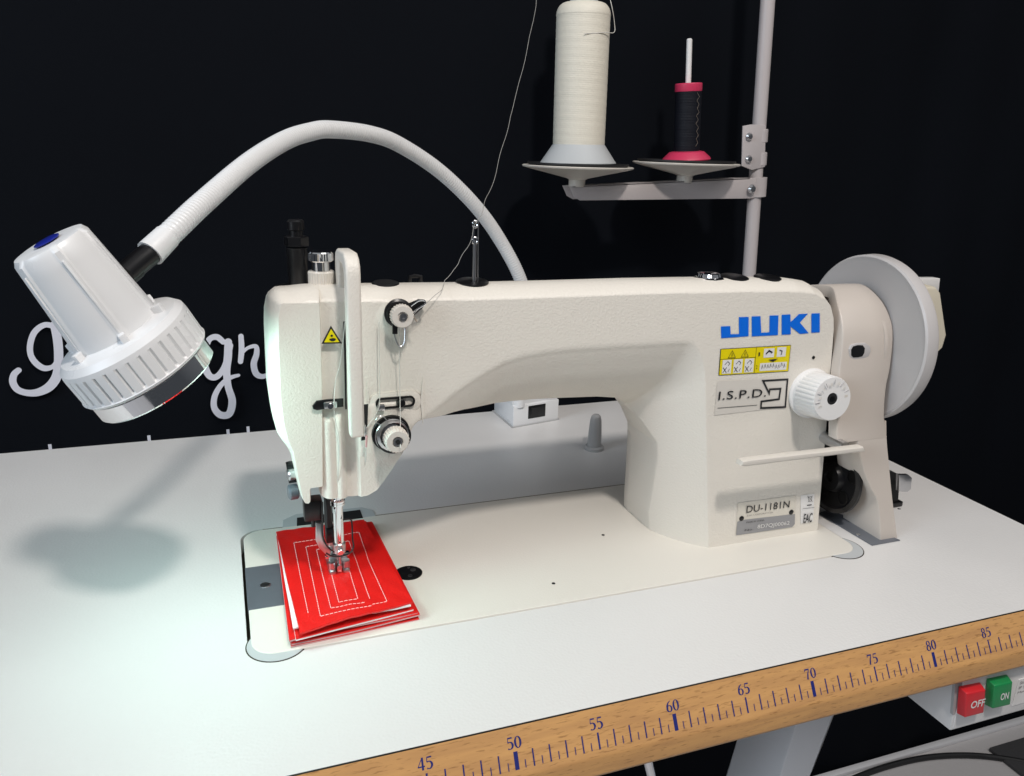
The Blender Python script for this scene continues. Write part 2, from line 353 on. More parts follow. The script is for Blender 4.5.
ms = sloped(q, 'centimetre_marks', 'navy'); ms['kind'] = 'stuff'
# serif figures drawn with thick and thin strokes in a 1 x 1.6 box
def ell(cx, cy, rx, ry, a0, a1, wt, wn, n=18):
    out = []
    for i in range(n+1):
        a = math.radians(a0+(a1-a0)*i/n); out.append((cx+rx*math.cos(a), cy+ry*math.sin(a), wn+(wt-wn)*abs(math.cos(a))**1.5))
    return out
FIG = {
 '0': [ell(.5, .8, .36, .74, 0, 360, .27, .08)],
 '8': [ell(.5, 1.2, .28, .36, 0, 360, .22, .09), ell(.5, .42, .34, .40, 0, 360, .25, .09)],
 '6': [ell(.5, .48, .34, .44, 0, 360, .26, .08), [(.17, .5, .26), (.2, .9, .26), (.38, 1.3, .18), (.72, 1.55, .09)]],
 '9': [ell(.5, 1.1, .34, .44, 0, 360, .26, .08), [(.83, 1.1, .26), (.8, .7, .26), (.62, .3, .18), (.28, .05, .09)]],
 '5': [[(.24, 1.5, .16), (.82, 1.5, .18)], [(.25, 1.55, .09), (.18, .95, .09)], ell(.42, .52, .40, .46, 125, -100, .27, .1), [(.34, .08, .1), (.16, .14, .2)]],
 '4': [[(.68, 0, .24), (.68, 1.6, .24)], [(.66, 1.55, .09), (.08, .5, .09)], [(.04, .46, .15), (.96, .46, .15)]],
 '7': [[(.12, 1.48, .2), (.9, 1.48, .2)], [(.86, 1.45, .1), (.6, .8, .2), (.45, 0, .26)], [(.14, 1.5, .1), (.12, 1.15, .1)]],
 '3': [ell(.45, 1.2, .3, .36, 150, -80, .24, .09), ell(.45, .42, .36, .40, 90, -150, .26, .09)],
}
for cm in range(30, 100, 5):
    st_ = str(cm)
    if not all(c in FIG for c in st_): continue
    sc = .0066/1.6; wx = sc*1.12; x0 = RX(cm)-wx; polys = []
    for k, ch in enumerate(st_):
        for strk in FIG[ch]: polys += stroke([(x0+k*wx+a*wx*.95, .0121-b*sc, c*sc*1.1) for a, b, c in strk], .1)
    sloped(polys, 'ruler_figure', 'navy')
# half-moon cushions at the two front corners of the cut-out, hinge plates at the back
def corner_disc(cx, cy, r):
    link('cushion_rim', plate_mesh([disc(cx, cy, r+.0008, n=48)], -.001, .00025), 'gap', tb)
    link('corner_cushion', plate_mesh([disc(cx, cy, r, n=48)], -.001, .0004), 'cushion', tb)
corner_disc(.3840, .1200, .0190)
corner_disc(.8440, .1195, .0190)
hp = [(0.3984, 0.269), (0.4016, 0.3006), (0.4133, 0.3093), (0.4712, 0.3073), (0.4796, 0.2984), (0.4798, 0.2798)]
link('hinge_plate', plate_mesh([hp], -.001, .0009, .0002), 'cushion', tb)
hp2 = [(0.412, 0.2857), (0.4135, 0.3011), (0.4685, 0.3017), (0.4684, 0.2851)]
link('hinge_opening', plate_mesh([hp2], .0005, .0013), 'blackm', tb)
# rest pin for the machine head
MB().lathe([(.0108, 0), (.0108, .003), (.0095, .0042), (.0078, .0045), (.0072, .02), (.0062, .034), (.005, .0385), (.003, .0405), (0, .041)], (0.7399, 0.3844, 0.0), (0, 0, 1)).build('head_rest_pin', 'greyp', tb)
# folded steel leg seen under the ruler edge
def legpost(a, b, c, d, back, name):
    e = 6
    c2 = tuple(V(a)+(V(c)-V(a))*e); d2 = tuple(V(b)+(V(d)-V(b))*e)
    f = [V(a), V(b), V(d2), V(c2)]; bk = [q+V((0, back, 0)) for q in f]
    MB().hexa([*f, *bk], .002).build(name, 'postw', tb)
a, b, c, d = ((0.7713, 0.06, -0.1122), (0.8094, 0.06, -0.1161), (0.7628, 0.06, -0.1626), (0.7962, 0.06, -0.1722))
up = lambda p, q: tuple(V(p)+(V(p)-V(q))*1.35)
a2, b2 = up(a, c), up(b, d)
f = [V(a2), V(b2), V(b)+(V(d)-V(b))*12, V(a)+(V(c)-V(a))*12]
MB().hexa([*f, *[q+V((.004, .06, 0)) for q in f]], .003).build('leg', 'postw', tb)
MB().box((.10, .06, -.80), (.14, .12, -.034), .003).build('leg', 'postw', tb)
MB().tube([(0.6299, 0.05, -0.0995), (0.6359, 0.05, -0.1199), (.59, .06, -.5)], .0035, 12).build('treadle_rod', 'chrome', tb)

# ================================================================= SWITCH BOX
sb = thing('switch_box', 'white switch box with red OFF and green ON buttons under the ruler edge', 'switch box', (.86, 0, -.04))
X0, X1, ZB = (0.8558, -0.004, -0.0908)[0], .97, (0.8558, -0.004, -0.0908)[2]
MB().box((X0, -.004, ZB), (X1, .085, -.0389), .0012).build('housing', 'white', sb)
MB().box((X0+.0018, -.0046, ZB+.0018), (X1-.002, -.0036, -.0405), .0004).build('front_plate', 'stickw', sb)
def button(fr, back, name, m, txt, tq):
    f = [V(q) for q in fr]; c = sum(f, V())/4; bk = [c+(q-c)*1.16 for q in f]; bk = [V((q.x+.001, back, q.z)) for q in bk]
    o = MB().hexa([*f, *bk], .0011, 3).build(name, m, sb)
    MB().hexa([*[V((q.x, back+.0006, q.z)) for q in [c+(p-c)*1.3 for p in f]], *[V((q.x, back+.003, q.z)) for q in [c+(p-c)*1.3 for p in f]]]).build('button_surround', 'blackm' if 0 else 'greyp', sb)
    text_in(txt, 'button_text', *tq, 'stickw', o, bold=.02)
def bq(l, y): return [y3(a, b, y) for a, b in l]
button([(0.8533, -0.012, -0.0513), (0.8721, -0.012, -0.0523), (0.8759, -0.012, -0.0734), (0.8571, -0.012, -0.0731)], -.0046, 'off_button', 'redsw', 'OFF', [(0.8601, -0.012, -0.0659), (0.8739, -0.012, -0.0663), (0.8598, -0.012, -0.0593)])
button([(0.8806, -0.012, -0.0508), (0.8989, -0.012, -0.0515), (0.9026, -0.012, -0.0728), (0.8845, -0.012, -0.072)], -.0046, 'on_button', 'greensw', 'ON', [(0.8898, -0.012, -0.0657), (0.898, -0.012, -0.0659), (0.889, -0.012, -0.0593)])
la = (0.9156, -0.005, -0.0613)
lb = MB().box((la[0], -.0052, la[2]-.021), (la[0]+.04, -.0045, la[2]+.003), .0002).build('rating_label', 'stickw', sb, 0)
for i, tx in enumerate(['Sicherheitsschalter', 'IP 55  400 V  16 A', 'Motor protection']):
    z = la[2]-.0015-.0045*i; text_in(tx, 'label_text', (la[0]+.002, -.0052, z), (la[0]+.036, -.0052, z), (la[0]+.002, -.0052, z+.0024), 'inkgrey', lb)
MB().box((X0-.0006, .020, -.060), (X0+.0005, .0215, -.044)).build('side_slit', 'ink', sb)

# ================================================================= POWER CABLE on the floor
cab = [(1.357, 0.5581, -0.8145), (1.4309, 0.5701, -0.8145), (1.5205, 0.5747, -0.8145), (1.615, 0.5679, -0.8145), (1.7055, 0.543, -0.8145), (1.7846, 0.4994, -0.8145), (1.8727, 0.4302, -0.8145)]
tag(MB().tube(spline(cab, 8), .0056, 12).build('power_cable', 'rubber'), 'black power cable curving across the grey floor under the table', 'cable')
MB().box((.0, 0, 0), (.001, .001, .001)) 
mt = MB().box((1.75, .18, -.8205), (2.9, .55, -.812), .003).build('floor_mat', 'matgrey'); tag(mt, 'dark rubber mat lying on the grey floor at the right edge', 'mat')

# ================================================================= SEWING MACHINE
sm = thing('sewing_machine', 'cream industrial sewing machine with blue maker lettering set into the table', 'sewing machine', (.613, .198, 0))
# --- bed
bed = plate_mesh([rrect(BEDX0, BEDY0, BEDX1, BEDY1, .0155)], -.03, .0009, .0007)
link('bed', bed, 'paintfine', sm, 40)
# left slide plate, needle plate, hook hole
sp = [(0.3705, 0.2247), (0.4087, 0.2245), (0.403, 0.1639), (0.3709, 0.1644)]
sp = [(BEDX0-.0004, sp[0][1]), (.402, sp[0][1]), (.402, sp[3][1]), (BEDX0-.0004, sp[3][1])]
slp = link('slide_plate', plate_mesh([sp], -.002, .0014, .0002), 'grey', sm)
hx, hy = [(0.381, 0.1944)][0]
MB().lathe([(.0022, .0), (.0038, 0), (.0038, .0004), (.0034, .0006), (.0022, .0004)], (hx, hy, .0014), (0, 0, 1), 20).build('screw_rim', 'steel', slp)
MB().lathe([(0, 0), (.0024, 0), (.0024, .0002), (0, .0002)], (hx, hy, .0015), (0, 0, 1), 16).build('screw_socket', 'blackm', slp)
hx, hy = [(0.4871, 0.1818)][0]
hk = MB().lathe([(.0105, 0), (.0105, .0008), (.0095, .001), (0, .001)], (hx-.001, hy, .0006), (0, 0, 1), 32).build('oil_reservoir_cap', 'black', sm)
for dx, dy, r in ((.003, .003, .0022), (-.001, -.005, .0018), (.0005, .007, .0012)):
    MB().lathe([(0, 0), (r, 0), (r, .0004)], (hx+dx, hy+dy, .0015), (0, 0, 1), 14).build('cap_pin', 'steel', hk)
for (x, y) in [(0.5877, 0.1354), (0.659, 0.1959)]:
    MB().lathe([(0, 0), (.0014, 0), (.0014, .0003)], (x, y, .0008), (0, 0, 1), 14).build('bed_oil_hole', 'dark', sm)
npl = rrect(.405, .150, .465, .245, .004)
link('needle_plate', plate_mesh([npl], .0002, .0013, .0002), 'steel', sm)

# --- body casting: outline swept through its depth
def sdf_grid(poly, X, Z):
    P = np.array(poly); n = len(P); d2 = np.full(X.shape, 1e9); inside = np.zeros(X.shape, bool)
    for i in range(n):
        a = P[i]; b = P[(i+1) % n]; e = b-a; L = e@e
        if L < 1e-16: continue
        t = np.clip(((X-a[0])*e[0]+(Z-a[1])*e[1])/L, 0, 1)
        d2 = np.minimum(d2, (X-a[0]-t*e[0])**2+(Z-a[1]-t*e[1])**2)
        c = ((a[1] > Z) != (b[1] > Z)); 
        with np.errstate(divide='ignore', invalid='ignore'):
            xi = a[0]+(Z-a[1])*e[0]/(e[1] if abs(e[1]) > 1e-12 else 1e-12)
        inside ^= (c & (X < xi))
    d = np.sqrt(d2); return np.where(inside, d, -d)
def casting(poly, yf, yb, wall, h=.0010):
    P = np.array(poly); x0, z0 = P.min(0)-2*h; x1, z1 = P.max(0)+2*h
    xs = np.arange(x0, x1+h, h); zs = np.arange(z0, z1+h, h); XX, ZZ = np.meshgrid(xs, zs, indexing='ij'); D = sdf_grid(poly, XX, ZZ)
    D[np.abs(D) < 1e-6] = 1e-6
    vert = {}; co = []; edge_out = {}
    def add(key, x, z):
        if key not in vert: vert[key] = len(co); co.append((x, z))
        return vert[key]
    faces = []; bedges = []
    nx, nz = D.shape
    for i in range(nx-1):
        Di = D[i]; Dj = D[i+1]
        for j in range(nz-1):
            v = (Di[j], Dj[j], Dj[j+1], Di[j+1])
            if v[0] < 0 and v[1] < 0 and v[2] < 0 and v[3] < 0: continue
            cn = ((i, j), (i+1, j), (i+1, j+1), (i, j+1)); out = []; cr = []
            for k in range(4):
                a = cn[k]; b = cn[(k+1) % 4]; va = v[k]; vb = v[(k+1) % 4]
                if va > 0: out.append(add(a, xs[a[0]], zs[a[1]]))
                if (va > 0) != (vb > 0):
                    t = va/(va-vb); key = (min(a, b), max(a, b))
                    idx = add(key, xs[a[0]]+(xs[b[0]]-xs[a[0]])*t, zs[a[1]]+(zs[b[1]]-zs[a[1]])*t); out.append(idx); cr.append((idx, va > 0))
            if len(out) >= 3:
                faces.append(out)
                if len(cr) == 2:
                    ex = [c[0] for c in cr if c[1]][0]; en = [c[0] for c in cr if not c[1]][0]; bedges.append((ex, en))
    co = np.array(co); n = len(co)
    F = yf(co[:, 0], co[:, 1]); B = yb(co[:, 0], co[:, 1])
    # outward normals from the loop itself
    nrm = {}
    for a, b in bedges:
        e = co[b]-co[a]; l = np.hypot(*e)
        if l < 1e-9: continue
        nn = np.array([e[1], -e[0]])
        for k in (a, b): nrm[k] = nrm.get(k, 0)+nn
    zd = lambda z: z-.011*float(sstep((z-.192)/.028))
    dr = lambda z, t: .011*float(sstep((z-.192)/.028))*float(sstep((t-.25)/.65))
    verts = [(co[k][0], F[k], co[k][1]) for k in range(n)]+[(co[k][0], B[k], zd(co[k][1])) for k in range(n)]
    fcs = [tuple(f) for f in faces]+[tuple(i+n for i in f[::-1]) for f in faces]
    ring = {}; 
    for k, nn in nrm.items():
        l = np.hypot(*nn); nn = nn/l if l > 0 else nn
        pr = wall(co[k][0], co[k][1], nn[0], nn[1]); ids = [k]
        for t, off in pr:
            y = F[k]+(B[k]-F[k])*t; verts.append((co[k][0]+nn[0]*off, y, co[k][1]+nn[1]*off-dr(co[k][1], t))); ids.append(len(verts)-1)
        ids.append(k+n); ring[k] = ids
    for a, b in bedges:
        if a in ring and b in ring and a != b:
            A, Bq = ring[a], ring[b]
            for q in range(len(A)-1): fcs.append((A[q], A[q+1], Bq[q+1], Bq[q]))
    me = raw(verts, fcs); bm = bmesh.new(); bm.from_mesh(me); bmesh.ops.remove_doubles(bm, verts=bm.verts, dist=1e-6); fixn(bm)
    bpy.data.meshes.remove(me); return new(bm)
sstep = lambda t: np.clip(t, 0, 1)**2*(3-2*np.clip(t, 0, 1))
# arm and pillar outline in (x, z); measured in metres on the front plane
body_out = [(0.4244, 0.2203), (0.4397, 0.2201), (0.475, 0.2195), (0.5295, 0.2185), (0.588, 0.2182), (0.6508, 0.2182), (0.7012, 0.2177), (0.7547, 0.2167), (0.7923, 0.2155), (0.8071, 0.2134), (0.8176, 0.2091), (0.8248, 0.2023), (0.829, 0.1932), (0.831, 0.1832), (0.839, 0.0961), (0.8468, 0.0011)] + [(.8440, .0008), (.7366, .0008), (.7035, .0008)] + [(0.7009, 0.0189), (0.6984, 0.0723), (0.6964, 0.0873), (0.6879, 0.1037), (0.6779, 0.1158), (0.6611, 0.1263), (0.6403, 0.1306), (0.5968, 0.1339), (0.5515, 0.1366), (0.5328, 0.1373), (0.5223, 0.1379), (0.5139, 0.1374), (0.5079, 0.1366), (0.4988, 0.1366), (0.4913, 0.1366), (0.4866, 0.1358), (0.483, 0.1328), (0.4802, 0.125), (0.4752, 0.1138), (0.4688, 0.1034), (0.4624, 0.0944), (0.4574, 0.0882), (0.4512, 0.0849), (0.4422, 0.0842), (0.4208, 0.0862)] + [(.4205, .12)]
ridge = [(0.4796, 0.1389), (0.4866, 0.1441), (0.495, 0.1484), (0.502, 0.1532), (0.5091, 0.1588), (0.5197, 0.1659), (0.5361, 0.1752), (0.5484, 0.1813), (0.5631, 0.1848), (0.5819, 0.187), (0.602, 0.1877), (0.6522, 0.1877), (0.6977, 0.1873), (0.7154, 0.1864)]
rx_ = np.array([r[0] for r in ridge]); rz_ = np.array([r[1] for r in ridge])
XE = (0.7112, 0.1773, 0.736)
def body_front(x, z):
    zr = np.interp(x, rx_, rz_); t = np.clip(zr-z, 0, None); t = np.where(x < rx_[0], 0, t)
    c2 = .0030*sstep(t/.026)+.027*(t/.052)**2.2
    xe = XE[2]+(XE[0]-XE[2])*np.clip(z/XE[1], 0, 1.2); dx = np.clip(xe-x, 0, None)
    dd = np.clip(dx-.0007, 0, None); c1 = .75*dd+.030*(1-np.sqrt(1-np.clip(dd/.0348, 0, .998)**2))+np.clip(dd-.0348, 0, None)*4
    k = .016; h = np.clip(.5+.5*(c2-c1)/k, 0, 1); c = c2*(1-h)+c1*h-k*h*(1-h)
    c = np.clip(c, 0, None)*sstep(np.minimum(c1, c2)/.002)
    y = .15+c
    y = np.minimum(y, .232)
    # needle-bar channel, set back behind the face plate, with its two ribs
    ch = 1-sstep((x-.4445)/.002); low = sstep((.150-z)/.01)
    y = y+.0030*ch
    for xc, wd in ((.4263, .0042), (.4335, .0036)):
        y = y-.0036*np.sqrt(np.clip(1-((x-xc)/wd)**2, 0, 1))*ch*low
    # raised boss round the upper thread guide and the tension unit
    y = y-.0035*sstep(1.35-np.hypot((x-.4735)/.0115, (z-.2085)/.0105))
    y = y-.0022*sstep(2.2-np.hypot((x-.4655)/.0115, (z-.1330)/.0135))*(1-sstep((z-.150)/.004))
    return y
def body_back(x, z):
    arm = sstep((z-.115)/.03); lowb = .236+.022*sstep((x-.695)/.022)
    return .246*arm+lowb*(1-arm)
TT = (.02, .06, .11, .18, .30, .52, .80)
TOPP = (.25, .58, .86, 1.0, .95, .75, .40)
LEFTP = (.30, .62, .86, 1.0, 1.02, 1.0, .8)
SIDEP = (.0006, .0009, .0010, .0010, .0010, .0010, .0010)
def prof_wall(nx, nz, btop, bleft):
    wz = max(0, nz)**2; wx = max(0, -nx)**2 if bleft else 0; ws = max(0, 1-wz-wx)
    return [(t, wz*btop*a+wx*bleft*b+ws*c) for t, a, b, c in zip(TT, TOPP, LEFTP, SIDEP)]
def body_wall(x, z, nx, nz): return prof_wall(nx, nz, .0080, 0)
bd = link('body_casting', casting(body_out, body_front, body_back, body_wall), 'paint', sm, 52)
# --- face plate on the left end
fp_out = [(0.4005, 0.221), (0.4119, 0.2207), (0.4236, 0.2205), (0.4235, 0.2031), (0.4231, 0.1701), (0.4219, 0.1289), (0.4208, 0.0956), (0.4124, 0.0952), (0.4121, 0.0842), (0.4091, 0.0846), (0.4077, 0.0881), (0.4055, 0.1036), (0.4032, 0.1223), (0.4004, 0.131), (0.3985, 0.1415), (0.3972, 0.1586), (0.3978, 0.1915), (0.3986, 0.212)]
def fp_wall(x, z, nx, nz):
    return prof_wall(nx, nz, .0066+.0014*float(sstep((x-.402)/.018)), .0012+.0050*float(sstep((z-.112)/.022)))
fpl = link('face_plate', casting(fp_out, lambda x, z: .1495+0*x, lambda x, z: .246+0*x, fp_wall), 'paint', sm, 45)
# warning triangle
tri = [(0.4301, 0.2059), (0.4368, 0.1939), (0.4238, 0.1943)]
yt = .1490
o = flat([tri], 'warning_sticker', 'ink', sm, y=yt+.0, lift=.0006)
c = (sum(p[0] for p in tri)/3, sum(p[1] for p in tri)/3)
flat([[(c[0]+(p[0]-c[0])*.74, c[1]+(p[1]-c[1])*.74) for p in tri]], 'yellow_field', 'yellow', o, y=yt, lift=.0009)
flat([disc(c[0]+.0001, c[1]+.0014, .00075), disc(c[0]+.0007, c[1]-.0012, .0019, .0010), [(c[0]-.0016, c[1]-.0014), (c[0]+.001, c[1]-.0019), (c[0]+.001, c[1]-.0006), (c[0]-.0012, c[1]-.0004)]], 'hand_symbol', 'ink', o, y=yt, lift=.0012)
# --- take-up lever guard: an upside-down J
gp = [(.1290, .1370), (.1290, .2400), (.1300, .2460), (.1335, .2505), (.1400, .2530), (.1680, .2520), (.1745, .2495), (.1775, .2440), (.1780, .2120), (.1640, .2120), (.1635, .2410), (.1610, .2442), (.1560, .2450), (.1450, .2445), (.1405, .2415), (.1390, .2380), (.1385, .1700), (.1400, .1560), (.1390, .1370), (.1370, .1355), (.1310, .1355)]
gx0, gx1 = .4377, .4468
MB().prism([(gx0, a, b) for a, b in gp], (gx1-gx0, 0, 0), .0016, 3).build('take_up_guard', 'paint', sm, 50)
flat([[(0.4384, 0.2075), (0.4401, 0.2074), (0.4389, 0.1482), (0.4378, 0.1482)]], 'take_up_slot', 'blackm', sm, y=.1515)
# slot to the right of the guard with the lever eye
sl = [(0.4488, 0.1519), (0.4524, 0.1521), (0.451, 0.1272), (0.4471, 0.1265)]
flat([sl], 'check_spring_slot', 'blackm', sm, y=.1478, lift=.0004)
MB().tube(spline([(0.449, 0.148, 0.1388), (0.4495, 0.144, 0.1373), (0.4494, 0.143, 0.1342), (0.4487, 0.144, 0.131)], 4), .0007, 8).build('take_up_lever', 'steel', sm)
# --- small black-and-steel thread guide on the face plate
gy = .1485
a = [(0.4163, 0.1535), (0.419, 0.1568), (0.426, 0.1573), (0.4363, 0.157), (0.4361, 0.1515), (0.4277, 0.1512), (0.4193, 0.1505), (0.4168, 0.1514)]
gd = MB().prism([(p[0], .1490, p[1]) for p in a], (0, -.0022, 0), .0005).build('face_thread_guide', 'black', sm)
MB().box((.4235, .1452, .1515), (.4320, .1478, .1560), .0008).build('guide_clip', 'steel', gd)
MB().cyl((.4275, .1465, .1535), (.4275, .1440, .1535), .0018).build('guide_screw', 'chrome', gd)
# --- upper slotted thread guide
def ring_plate(x0, z0, x1, z1, r, t):
    cu = [rrect(x0, z0, x1, z1, r), rrect(x0+t, z0+t, x1-t, z1-t, r-t*.9)]; me = plate_mesh(cu, -.0008, .0008, .0002)
    me.transform(Matrix.Rotation(math.radians(90), 4, 'X')); return me
q0, q1, q2 = ((0.4574, 0.149, 0.1462), (0.484, 0.149, 0.1557), (0.4706, 0.149, 0.1514))
gb = MB().prism([(a, .1500, b) for a, b in rrect(q0[0]-.0045, q0[2]-.0022, q1[0]+.0050, q1[2]+.0028, .0075)], (0, -.0010, 0), .0009).build('guide_boss', 'paint', sm)
me = ring_plate(q0[0], q0[2]+.0016, q1[0], q1[2]-.0002, .0036, .0013); me.transform(Matrix.Translation((0, .1477, 0))); ug = link('slotted_thread_guide', me, 'dark', sm)
MB().cyl((q2[0]+.0035, .1485, q2[2]), (q2[0]+.0035, .1445, q2[2]), .0029, bev=.0005).build('guide_screw', 'black', ug)
MB().box((q0[0]+.0008, .1445, q0[2]+.0012), (q0[0]+.0056, .1475, q0[2]+.0052), .0007).build('guide_clip', 'steel', ug)
# --- tension unit
def knurl(n, d): return lambda k, a, i: (-d if (i % (2*n//n*1+0)) else 0)
tx, tz = (0.4675, 0.1315)
tbx, tbz = (0.4672, 0.1299)
ten = MB().lathe([(.0130, 0), (.0132, .001), (.0126, .002), (.0126, .003)], (tbx, .1490, tbz), (0, -1, 0)).build('tension_base', 'dark', sm)
for i in range(3):
    MB().lathe([(.0060, 0), (.0115, .0001), (.0119, .0008), (.0113, .0011), (.0060, .0009)], (tbx+.0004*i, .1458-.0017*i, tbz-.0003*i), (0, -1, 0), 40).build('tension_disc', 'dark' if i != 1 else 'steel', ten)
for rr_, m_ in ((.0112, 'steel'), (.0086, 'chrome')):
    pts = []
    for i in range(113):
        a = 2*math.pi*i/16; k = i/112; pts.append((tbx+(tx-tbx)*k+(rr_-.0018*k)*math.cos(a), .1430-.0050*k, tbz+(tz-tbz)*k+(rr_-.0018*k)*math.sin(a)))
    MB().tube(pts, .00045, 6).build('tension_spring', m_, ten)
MB().tube(spline([(tx-.0085, .1435, tz+.007), (tx-.0115, .1425, tz+.0095), (tx-.0095, .142, tz+.0128), (tx-.0065, .142, tz+.0128), (tx-.004, .1425, tz+.010)], 5), .0004, 6).build('check_spring', 'steel', ten)
kn = MB().lathe([(.0078, 0), (.0082, .0006), (.0082, .0080), (.0072, .0094), (.0036, .0094), (.0036, .0082), (0, .0082)], (tx, .1355, tz), (0, -1, 0), 72, lambda k, a, i: (-.0006 if (i % 3 == 0 and k in (1, 2)) else 0)).build('tension_knob', 'ivory', ten)
MB().lathe([(.0030, 0), (.0030, .0018), (.0018, .0018), (.0018, .0006), (0, .0006)], (tx, .1275, tz), (0, -1, 0), 24).build('knob_nut', 'steel', kn)
MB().lathe([(0, 0), (.0015, 0), (.0015, .0002)], (tx, .1262, tz), (0, -1, 0), 12).build('knob_screw', 'blackm', kn)
# --- upper pretension guide
ux, uz = (0.4735, 0.2125)
up_ = MB().lathe([(.0094, 0), (.0094, .0012), (.0080, .002), (.0080, .0045)], (ux-.0005, .1462, uz+.0003), (0, -1, 0)).build('pretension_unit', 'black', sm)
MB().prism([(p[0], .1455, p[1]) for p in [(0.4753, 0.2147), (0.4799, 0.2192), (0.4859, 0.2216), (0.4899, 0.2211), (0.4912, 0.2187), (0.4885, 0.2155), (0.4825, 0.2105)]], (0, -.0012, 0), .0004).build('guide_arm', 'dark', up_)
MB().tube(spline([(0.4802, 0.141, 0.2181), (0.4846, 0.14, 0.2213), (0.4885, 0.14, 0.2215), (0.4892, 0.14, 0.2192), (0.4852, 0.14, 0.2168), (0.4815, 0.141, 0.2141)], 5), .0006, 8).build('wire_eye', 'chrome', up_)
MB().tube(spline([(0.4692, 0.142, 0.2059), (0.4693, 0.141, 0.1989), (0.4713, 0.14, 0.193), (0.4739, 0.14, 0.1922), (0.4756, 0.14, 0.1954), (0.4764, 0.142, 0.2036)], 5), .0005, 8).build('wire_loop', 'steel', up_)
MB().box((ux-.0055, .1405, uz-.0125), (ux-.0022, .1425, uz-.004), .0004).build('disc_foot', 'dark', up_)
kn = MB().lathe([(.0070, 0), (.0076, .0005), (.0074, .0052), (.0068, .0060), (.0034, .0060), (.0030, .0050), (0, .0050)], (ux, .1405, uz), (0, -1, 0), 72, lambda k, a, i: (-.0005 if (i % 3 == 0 and k in (1, 2)) else 0)).build('pretension_knob', 'ivory', up_)
MB().lathe([(.0024, 0), (.0024, .0014), (.0012, .0014), (.0012, .0004), (0, .0004)], (ux+.0002, .1350, uz), (0, -1, 0), 24).build('knob_nut', 'steel', kn)
MB().tube([(ux+.0075, .138, uz-.0005), (ux+.0095, .137, uz-.004)], .0004, 6).build('spring_tail', 'tan', up_)
# --- top caps, sight glass, thread post
def cap(x, y, r, name, z=.2240, m='black', h=.0012):
    return MB().lathe([(r, 0), (r, h*.5), (r*.9, h), (0, h*1.15)], (x, y, z-.0008), (0, -.09, 1), 40).build(name, m, sm)
cap(.4700, .1720, .0092, 'oil_cap', .2281); cap(.5305, .1715, .0115, 'oil_cap', .2277)
cap(.7450, .1720, .0118, 'oil_cap', .2252); cap(.7755, .1700, .0108, 'oil_cap', .2246)
MB().tube([(.489, .184, .2255), (.4895, .184, .2296), (.493, .184, .2302), (.497, .184, .2296), (.497, .184, .2255)], .0015, 8).build('rear_hook', 'dark', sm)
sg = MB().lathe([(.0120, 0), (.0122, .0012), (.0100, .0020), (.0096, .0024), (.0088, .0048), (.0060, .0056), (0, .0058)], (.7225, .1730, .2236), (0, 0, 1), 40, lambda k, a, i: (-.0006 if (i % 4 < 2 and k in (3, 4)) else 0)).build('oil_sight_window', 'chrome', sm)
px, pz = .5310, .2270
ps = MB().tube([(px-.0004, .1680, pz), (px-.0004, .1680, .2565)], .00135, 12).build('thread_post', 'steel', sm)
MB().tube([(px+.0030, .1700, pz), (px+.0026, .1700, .269)], .00045, 8).build('post_wire', 'steel', ps)
for zc in (.2670, .2560):
    pts = [(px-.0004+.0017*math.cos(2*math.pi*i/16), .1675, zc+.0022*math.sin(2*math.pi*i/16)) for i in range(17)]
    MB().tube(pts, .0007, 8, cap=False).build('post_eye', 'chrome', ps)
MB().tube([(px-.0014, .1675, .2575), (px-.0014, .1675, .2655)], .0006, 8).build('post_bar', 'chrome', ps)
# --- presser regulator: black post, white sleeve with chrome screw
bx, by = .4150, .190
MB().lathe([(.0120, 0), (.0120, .0012), (0, .0016)], (bx-.004, by-.004, .2238), (0, -.05, 1), 32).build('post_flange', 'black', sm)
rg = MB().lathe([(.0084, 0), (.0084, .002), (.0064, .0024), (.0068, .029), (.0070, .0295)], (bx, by, .2205), (0, 0, 1), 28).build('lifter_post', 'black', sm)
MB().lathe([(.0078, 0), (.0080, .001), (.0080, .0058), (.0070, .0064)], (bx, by, .2512), (0, 0, 1), 6).build('lock_nut', 'black', rg)
MB().lathe([(.0045, 0), (.0045, .004), (.0055, .0045), (.0055, .0098), (.0045, .0108), (0, .0108)], (bx, by, .2572), (0, 0, 1), 24).build('adjusting_screw', 'black', rg)
cx_, cy_ = .4290, .1800
rs = MB().lathe([(.0086, 0), (.0086, .0102), (.0080, .0110), (0, .0110)], (cx_, cy_, .2250), (0, 0, 1), 60, lambda k, a, i: (-.0004 if i % 2 else 0)).build('regulator_sleeve', 'ivory', sm)
MB().lathe([(.0060, 0), (.0060, .0058), (.0074, .0060), (.0082, .0068), (.0082, .0116), (.0074, .0124), (0, .0124)], (cx_, cy_, .2362), (0, 0, 1), 60, lambda k, a, i: (-.0004 if (i % 2 and k in (3, 4)) else 0)).build('regulator_screw', 'chrome', rs)
# --- thumb screws at the left of the head
MB().prism([(0.4006, 0.19, 0.0964), (0.4038, 0.19, 0.0972), (0.4106, 0.19, 0.0953), (0.4114, 0.19, 0.0828), (0.4017, 0.19, 0.0824)], (0, .008, 0), .0009).build('lifter_bracket', 'dark', sm)
lc = (0.4076, 0.19, 0.0762)
MB().lathe([(.0048, 0), (.0056, .0008), (.0056, .0060), (.0044, .007), (0, .007)], lc, (-1, -.15, 0), 24).build('lifter_screw', 'grey', sm)
lc = (0.4052, 0.186, 0.0914)
MB().lathe([(.0040, 0), (.0040, .004), (.0030, .005), (0, .005)], lc, (-1, -.3, 0), 20).build('lifter_screw', 'steel', sm)

